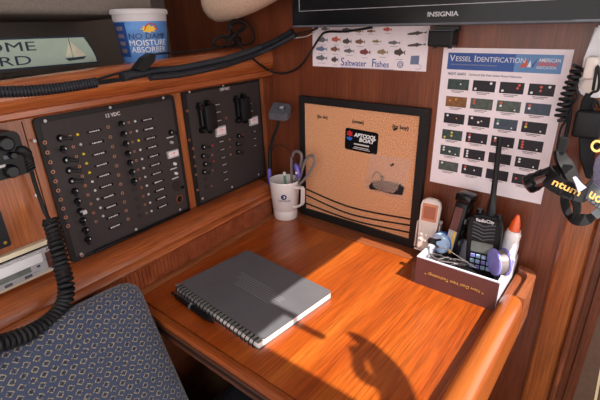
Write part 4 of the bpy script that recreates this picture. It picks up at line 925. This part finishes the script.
# tall black multitool case
do = V((.5215, -.045, ZD+.0032)); t = thing('handheld_tool', 'tall black slim device with brown and yellow label strip, standing in the box', 'tool', loc=do)
DM = MX.Rotation(math.radians(6), 4, 'Y') @ MX.Rotation(math.radians(-4), 4, 'X') @ MX.Rotation(math.radians(-8), 4, 'Z')
def dp(name, mb, mt, par, sm=False):
    bmesh.ops.transform(mb.b, matrix=DM, verts=mb.b.verts[:]); return mb.build(name, mt, par, sm)
mb = MB(); mb.box((0, 0, .079), (.026, .034, .150), .003); o = dp('housing', mb, 'black', t, True)
mb = MB(); mb.box((0, 0, .163), (.034, .037, .018), .005); dp('end_cap', mb, 'gloss', t, True)
mb = MB(); mb.box((-.0015, -.0172, .10), (.016, .0012, .085)); dp('brown_label', mb, 'boxbrown', o)
mb = MB(); mb.box((-.001, -.0175, .068), (.018, .0012, .045)); dp('silver_label', mb, 'silver', o)
mb = MB(); mb.box((.004, -.0180, .064), (.005, .0012, .05)); dp('yellow_stripe', mb, 'tubyel', o)
for k in range(4): mb = MB(); mb.box((.0145, .0, .065+k*.025), (.005, .022, .012), .002); dp('side_button', mb, 'gloss' if k % 2 else 'grey', o)
# glue
go = V((.6280, -.036, ZD+.0032)); t = thing('glue_bottle', 'white glue bottle with an orange cap standing in the right of the box', 'glue', loc=go)
zt_ = onY(514, 214, -.036).z-go.z
mb = MB(); s_ = zt_/.16
GM = MX.Rotation(math.radians(3), 4, 'Y')
prof = [(0, 0), (.0115, 0), (.0118, .004), (.0118, .085), (.0112, .098), (.0085, .104)]
mb.lathe([(0, .0), (.0130, 0), (.0134, .004), (.0134, .090), (.0125, .099), (.0088, .104), (0, .104)], n=24, mtx=GM); bmesh.ops.scale(mb.b, vec=(1.22, 1, s_), verts=mb.b.verts[:]); o = mb.build('bottle', 'white', t, True)
mb = MB(); mb.lathe([(0, .103), (.0122, .103), (.0122, .118), (.0105, .121), (.0105, .125), (0, .125)], n=24, mtx=GM); bmesh.ops.scale(mb.b, vec=(1.22, 1.1, s_), verts=mb.b.verts[:]); mb.build('collar', 'china', t, True)
mb = MB(); mb.lathe([(0, .125), (.0085, .125), (.0072, .140), (.0040, .154), (.0022, .160), (0, .160)], n=20, mtx=GM); bmesh.ops.scale(mb.b, vec=(1.22, 1.1, s_), verts=mb.b.verts[:]); mb.build('cap', 'orange', t, True)
mb = MB(); mb.box((.0, -.0130, .055), (.014, .002, .045), .0008, GM); bmesh.ops.scale(mb.b, vec=(1.22, 1.1, s_), verts=mb.b.verts[:]); mb.build('label', 'lcd', o)
# tape dispenser
to = onY(499.5, 262, -.104); t = thing('tape_dispenser', 'lavender tape dispenser with clear grey tape, front right in the box', 'tape', loc=(to.x, to.y, to.z-.028))
TM = MX.Translation(V((0, 0, .028))) @ MX.Rotation(math.radians(40), 4, 'Z') @ MX.Diagonal((.85, 1.0, 1.0, 1))
for sx in (-1, 1):
    mb = MB(); mb.lathe([(0, -.003), (.024, -.003), (.026, -.001), (.026, .001), (.024, .003), (0, .003)], (sx*.0115, 0, 0), 'X', 30, TM); mb.build('side_disc', 'lav', t, True)
mb = MB(); mb.cyl((0, 0, 0), .0225, .017, 'X', 30, mtx=TM); mb.build('tape_roll', 'greybow', t, True)
mb = MB(); mb.box((0, -.012, -.018), (.010, .016, .004), 0, TM); mb.build('cutter', 'chrome', t)
# blue and white tape at the left
r0 = onY(441, 243, -.055); t = thing('tape_reel', 'pale blue reel with a deep blue rim in the left of the box', 'tape', loc=(r0.x, r0.y, r0.z-.024))
TM = MX.Translation(V((0, 0, .024))) @ MX.Rotation(math.radians(68), 4, 'Z')
mb = MB(); mb.lathe([(0, -.006), (.021, -.006), (.0225, -.004), (.0225, .003), (0, .003)], (0, 0, 0), 'X', 30, TM); mb.build('reel', 'pale', t, True)
mb = MB(); mb.lathe([(.010, .0032), (.0245, .0032), (.0245, .0085), (.010, .0085)], (0, 0, 0), 'X', 30, TM); mb.build('rim', 'blue', t, True)
# cables in the box
def cabs(seed, n_, x0, x1, y0, y1):
    def f(mb):
        rnd = random.Random(seed)
        for k in range(n_):
            pts = [V((rnd.uniform(x0, x1), rnd.uniform(y0, y1), rnd.uniform(.796, .810))) for _ in range(6)]
            mb.tube(spline(pts, 8), .0014, 6)
    return f
cable('charging_cable', 'grey tangled thin cable filling the left front of the box', 'cable', cabs(3, 6, .500, .585, -.126, -.098), 'greybow', V((.53, -.11, .76)))
cable('charging_cable', 'black tangled cable under the grey one in the box', 'cable', cabs(9, 4, .505, .605, -.124, -.100), 'rubber', V((.55, -.11, .76)))
cable('charging_cable', 'grey thin cable crossing the box in front of the radio', 'cable', lambda mb: mb.tube(spline([onY(432, 250, -.11), onY(443, 248, -.115), onY(456, 255, -.118), onY(468, 263, -.12), onY(476, 268, -.118)], 8), .0009, 6), 'greybow', V((.55, -.11, .76)))
q = onY(432, 241, -.10); t = thing('black_clip', 'small black clip perched on the left rim of the box', 'clip', loc=q)
mb = MB(); mb.box((0, 0, .0), (.016, .012, .010), .002); mb.build('jaw', 'gloss', t); mb = MB(); mb.tube([(0, 0, 0), (.018, -.002, .010)], .0025, 8); mb.build('arm', 'black', t); mb = MB(); mb.tube([(0, 0, -.002), (.014, .004, -.012)], .0025, 8); mb.build('arm', 'black', t)
# remote in its wall holder
q0, q1 = onY(416.5, 246, -.03), onY(434.5, 200, -.03)
rfr = Frame((.4655, -.030, .772), (1, .12, 0), (.0, .10, 1)); t = thing('remote_control', 'ivory remote with an amber display, in a wall holder beside the cork board', 'remote', rfr)
RW, RH = .0205, .121
mb = MB(); mb.prism([(-RW*.92, 0), (RW*.92, 0), (RW, RH*.5), (RW*1.08, RH*.88), (RW*.8, RH*.97), (0, RH), (-RW*.8, RH*.97), (-RW*1.08, RH*.88), (-RW, RH*.5)], 0, .016); bmesh.ops.bevel(mb.b, geom=mb.b.edges[:], offset=.003, segments=2, affect='EDGES'); o = mb.build('remote_body', 'ivory', t, True)
mb = MB(); mb.prism(rrect(-.0165, RH*.57, .0165, RH*.90, .002), .016, .0167); s1 = mb.build('display_surround', 'lcdpink', o)
mb = MB(); mb.prism(rrect(-.0125, RH*.62, .0125, RH*.85, .001), .0167, .0172); mb.build('display', 'lcddark', o)
for k, (x, y) in enumerate(((-.010, .40), (.010, .40), (-.012, .30), (0, .29), (.012, .30), (-.012, .20), (0, .18), (.012, .20))):
    mb = MB(); mb.lathe([(0, 0), (.0032, 0), (.0032, .0015), (.002, .0022), (0, .0022)], (x, RH*y, .0158), n=12); mb.build('button', 'white', o, True)
hf = rfr.moved(0, -.004, 0); t = thing('remote_holder', 'ivory plastic wall cradle gripping the remote control', 'holder', rfr.moved(0, -.004, -.003))
mb = MB(); mb.box((0, .035, -.004), (.052, .075, .004), .001); mb.box((-.0245, .036, .007), (.003, .062, .016), .001); mb.box((.0245, .036, .007), (.003, .062, .016), .001); mb.box((0, .0, .006), (.050, .004, .016), .001); mb.build('cradle', 'ivory', t)

# ------------------------------------------------------------------ gear hanging on the right
q = onY(578, 100, -.012); wl_ = thing('wall_handset', 'white plastic wall fitting with a cream hook, cut off at the top right edge', 'fitting', FB.moved(q.x, q.z, .0082))
wf = FB.moved(q.x, q.z, .0082); Wp = lambda x, y, o=.02: wf.at(x, y, o)
mb = MB(); mb.prism([tuple(Wp(*p)[:2]) for p in ((596, 25.5), (640, 24), (640, 92), (597, 96), (590, 99), (582, 96), (577.5, 88), (584, 58))], 0, .022); bmesh.ops.bevel(mb.b, geom=mb.b.edges[:], offset=.003, segments=2, affect='EDGES'); mb.build('backplate', 'white', wl_, True)
mb = MB(); mb.prism([tuple(Wp(*p, .026)[:2]) for p in ((602, 40), (640, 36), (640, 60), (602, 60))], .022, .027); mb.build('cover', 'boxin', wl_)
mb = MB(); a0, a1 = Wp(592.5, 58, .034), Wp(589.5, 77, .034); mb.box(((a0+a1)/2).to_tuple()[:2]+(.034,), (.017, .034, .022), .005); o = mb.build('hook', 'ivory', wl_, True)
a0 = Wp(586, 91, .024); mb = MB(); mb.lathe([(0, 0), (.014, 0), (.013, .006), (.010, .008), (0, .008)], (a0.x+.005, a0.y+.010, .022), n=22); mb.build('lower_pad', 'ivory', wl_, True)
# coiled cord
def cc_(mb): coil(mb, [onY(579, 66, -.045), onY(573, 79, -.045), onY(567, 94, -.045), onY(562, 110, -.045), onY(560, 120, -.045)],   .0075, .0028, .0088, 14)
cable('coiled_cord', 'black coiled cord hanging down from the white fitting beside the chart', 'cord', cc_, 'rubber', onY(566, 95, -.045))
def c2_(mb):
    mb.tube(spline([onY(575, 88, -.035), onY(577, 97, -.035), onY(573, 104, -.035), onY(569, 113, -.035), onY(566.5, 120, -.035), onY(561, 128, -.035), onY(558, 142, -.035), onY(557, 152, -.035), onY(558, 160, -.035)], 8), .0019, 7)
    mb.tube(spline([onY(572, 92, -.03), onY(571, 103, -.03), onY(569, 120, -.03), onY(566, 135, -.03), onY(564, 146, -.03)], 8), .0033, 8)
cable('lanyard_cord', 'pair of thin black cords running down to the headlamp bracket', 'cord', c2_, 'rubber', onY(566, 120, -.035))
# headlamp
ho = onY(562, 182, -.085); t = thing('headlamp', 'black headlamp with gold lettered strap, hanging at right in front of the chart corner', 'headlamp', loc=ho)
Hp = lambda x, y, Y=-.085: onY(x, y, Y)-ho
ax = (Hp(533, 181)-Hp(553, 171.5)).normalized(); side = ax.cross(FWD).normalized(); up_ = side.cross(ax)
mb = MB(); P_ = [Hp(553, 173)+ax*d for d in (0, .012, .013, .022, .023, .030, .031, .042)]
rr = [.0125, .0135, .0150, .0150, .0140, .0155, .0165, .0165]; mb.tube(P_, lambda i: rr[i], 20); o = mb.build('lamp_head', 'gloss', t, True)
mb = MB(); mb.tube([P_[-1]-ax*.006, P_[-1]+ax*.003], .0150, 20); mb.build('lens', 'maroon', o, True)
b0 = Hp(541, 180, -.094); mb = MB(); mb.tube([Hp(536, 182.5, -.108), Hp(547, 178.5, -.104)], .0085, 14); mb.build('lens_band', 'maroon', o, True)
mb = MB(); br = [Hp(558, 150), Hp(562, 160), Hp(567, 168), Hp(573, 180), Hp(577, 187)]
mb.ribbon(spline(br, 5), RGT, [.011+.011*math.sin(PI*k/20) for k in range(21)], .008); mb.build('bracket', 'rubber', t, True)
mb = MB(); mb.box(Hp(562.5, 145), (.013, .010, .026), .002); mb.build('buckle', 'rubber', t)
mb = MB(); st = spline([Hp(551, 169, -.095), Hp(549, 174, -.115), Hp(552, 181, -.125), Hp(562, 187.5, -.132), Hp(574, 192, -.132), Hp(583, 194, -.122), Hp(589, 189, -.10), Hp(592, 181, -.08)], 6)
mb.ribbon(st, UPV*.9+RGT*.18, .026, .002); sp_ = mb.build('strap', 'web', t, True)
a0, a1 = Hp(551.5, 180.2, -.134), Hp(584, 193.5, -.134)
sx_ = (Hp(574, 191.3, -.134)-Hp(556, 183.5, -.134)).normalized(); lf = Frame(ho+(Hp(566.5, 187.5, -.1365)), sx_, UPV*.95+RGT*.2-sx_*((UPV*.95+RGT*.2)@sx_))
mb = MB(); mb.text('ntum', .0155, (0, 0, .0006), .0, .0006, sx=1.28, bold=.0003, mtx=MX.Translation(-ho) @ lf.m); mb.build('lettering', 'gold', sp_)
mb = MB(); mb.ribbon(spline([Hp(553, 170, -.09), Hp(560, 171, -.07), Hp(568, 175, -.06), Hp(577, 183, -.06)], 6), UPV, .016, .002); mb.build('inner_band', 'web', t, True)
mb = MB(); mb.ribbon(spline([Hp(566, 191, -.11), Hp(564.5, 199, -.10), Hp(566, 208, -.09), Hp(570, 216, -.085), Hp(574, 218, -.09), Hp(577, 211, -.10), Hp(576, 201, -.11), Hp(572, 194, -.118)], 6), UPV*.2+RGT*.9+FWD*.4, .017, .0022); mb.build('loop_strap', 'web', t, True)
mb = MB(); mb.ribbon(spline([Hp(569, 216, -.09), Hp(576, 219.5, -.095), Hp(586, 219.5, -.09), Hp(594, 216, -.08), Hp(599, 211, -.07), Hp(604, 203, -.07)], 6), UPV, [.010+.010*math.sin(PI*min(1, k/18)) for k in range(31)], .0022); mb.build('tail_strap', 'web', t, True)
mb = MB(); mb.tube(spline([Hp(564.5, 209, -.085), Hp(567, 215, -.085), Hp(572, 219, -.085)], 5), .0025, 8); mb.build('strap_edge', 'maroon', t, True)
# battery pack on its strap
q = onY(587, 124, -.035); t = thing('battery_pack', 'black square battery pack strapped flat on the post, right of the chart', 'battery pack', loc=q)
Bp = lambda x, y, Y=-.035: onY(x, y, Y)-q
c_ = Bp(587, 123.5); wd = (Bp(601, 123)-Bp(571.5, 123)).length; hg = (Bp(587, 110)-Bp(587, 137)).length
mb = MB(); mb.box((0.002, 0, 0), (wd, .022, hg), .005, seg=3); o = mb.build('case', 'rubber', t, True)
mb = MB(); mb.ribbon([Bp(590, 93, -.03), Bp(588, 101, -.03), Bp(587, 112, -.03)], RGT, [.012, .020, .024], .003); mb.build('upper_strap', 'web', t)
mb = MB(); mb.ribbon(spline([Bp(586.5, 136, -.034), Bp(587, 148, -.034), Bp(587.5, 160, -.036), Bp(588.5, 170, -.045), Bp(589, 178, -.055)], 4), RGT, [.024]*7+[.024-.0018*k for k in range(10)], .003); mb.build('lower_strap', 'web', t)
mb = MB(); mb.tube(spline([Bp(594, 110, -.04), Bp(592, 105, -.045), Bp(597, 101, -.045), Bp(600, 108, -.04)], 5), .0025, 7); mb.build('cord_loop', 'rubber', t)
mb = MB(); mb.tube(spline([Bp(593, 90, -.05), Bp(595, 78, -.055), Bp(597.5, 66, -.055), Bp(599.5, 78, -.055), Bp(598, 90, -.05), Bp(593, 92, -.05), Bp(591, 94, -.04)], 5), .0022, 7); mb.build('hanging_loop', 'rubber', t, True)
# pale mesh cap and lettered strap at the frame edge
q = onY(598, 175, -.06); t = thing('mesh_cap', 'pale lilac mesh cap with a gold lettered band at the right edge', 'cap', loc=q)
Kp = lambda x, y, Y=-.06: onY(x, y, Y)-q
mb = MB(); gr = []
edge = [(602, 141), (597, 152), (593, 160), (592, 168), (590, 178), (586, 187), (583, 194)]
for k, (x, y) in enumerate(edge):
    row = []
    for j in range(9):
        xx = x+(j/8)*(26+k*2); d_ = .035*math.sin(PI*(.06+.5*j/8))+.004*math.sin(j*2.1+k*1.7)
        row.append(mb.b.verts.new(Kp(xx, y+j*.8, -.055)-FWD*d_))
    gr.append(row)
for k in range(len(edge)-1):
    for j in range(8): mb.b.faces.new((gr[k][j], gr[k][j+1], gr[k+1][j+1], gr[k+1][j]))
bmesh.ops.solidify(mb.b, geom=mb.b.faces[:], thickness=.002); mb.build('mesh_panel', 'mesh', t, True)
mb = MB(); mb.ribbon(spline([Kp(574, 177, -.13), Kp(579, 185, -.135), Kp(582, 190, -.135)], 5), RGT, [.005+.001*k for k in range(11)], .002); mb.build('mesh_flap', 'mesh', t, True)
mb = MB(); bnd = spline([Kp(594, 151, -.10), Kp(598, 144, -.105), Kp(604, 139, -.11), Kp(616, 134, -.11)], 5); mb.ribbon(bnd, UPV*.7+RGT*.7, .030, .002); o = mb.build('band', 'web', t, True)
fx = (RGT*.75+UPV*.66).normalized(); lf = Frame(q+Kp(601, 142, -.114)-FWD*.004, fx, UPV*.75-RGT*.66)
mb = MB(); mb.text('Quan', .024, (.006, 0, 0), 0, .0006, bold=.0005, mtx=MX.Translation(-q) @ lf.m); mb.build('lettering', 'gold', o)
q = onY(596, 195, -.09); t = thing('grey_strap', 'grey webbing strap with gold letters curling at the right edge under the cap', 'strap', loc=q)
Kp = lambda x, y, Y=-.09: onY(x, y, Y)-q
mb = MB(); mb.ribbon(spline([Kp(587, 188, -.10), Kp(592, 194, -.11), Kp(600, 200, -.11), Kp(608, 205, -.10)], 6), UPV*.85+RGT*.5, .024, .002); o = mb.build('webbing', 'webgrey', t, True)
fx = (RGT*.82-UPV*.5).normalized(); lf = Frame(q+Kp(597, 198.3, -.114)-FWD*.004, fx, UPV*.82+RGT*.5)
mb = MB(); mb.text('uon', .021, (0, 0, 0), 0, .0006, bold=.0004, mtx=MX.Translation(-q) @ lf.m); mb.build('lettering', 'gold', o)
mb = MB(); mb.ribbon(spline([Kp(604, 203, -.08), Kp(600, 211, -.085), Kp(594, 216, -.09)], 5), UPV, .014, .002); mb.build('strap_tail', 'webgrey', t, True)
# ------------------------------------------------------------------ light
w = bpy.data.worlds.new('world'); SC.world = w; w.use_nodes = True
wn = w.node_tree.nodes; bg = wn['Background']; bg.inputs['Color'].default_value = (1.0, .95, .92, 1); bg.inputs['Strength'].default_value = 2.0
sd = bpy.data.lights.new('sun', 'SUN'); sd.energy = 8.5; sd.angle = math.radians(.4); sd.color = (1, .93, .82)
so = bpy.data.objects.new('sun', sd); COL.objects.link(so)
so.rotation_euler = (-V((.742, -.113, 1))).to_track_quat('-Z', 'Y').to_euler()
SC.view_settings.view_transform = 'Standard'; SC.view_settings.look = 'None'; SC.view_settings.exposure = .12; SC.view_settings.gamma = 1
SC.view_settings.use_curve_mapping = False
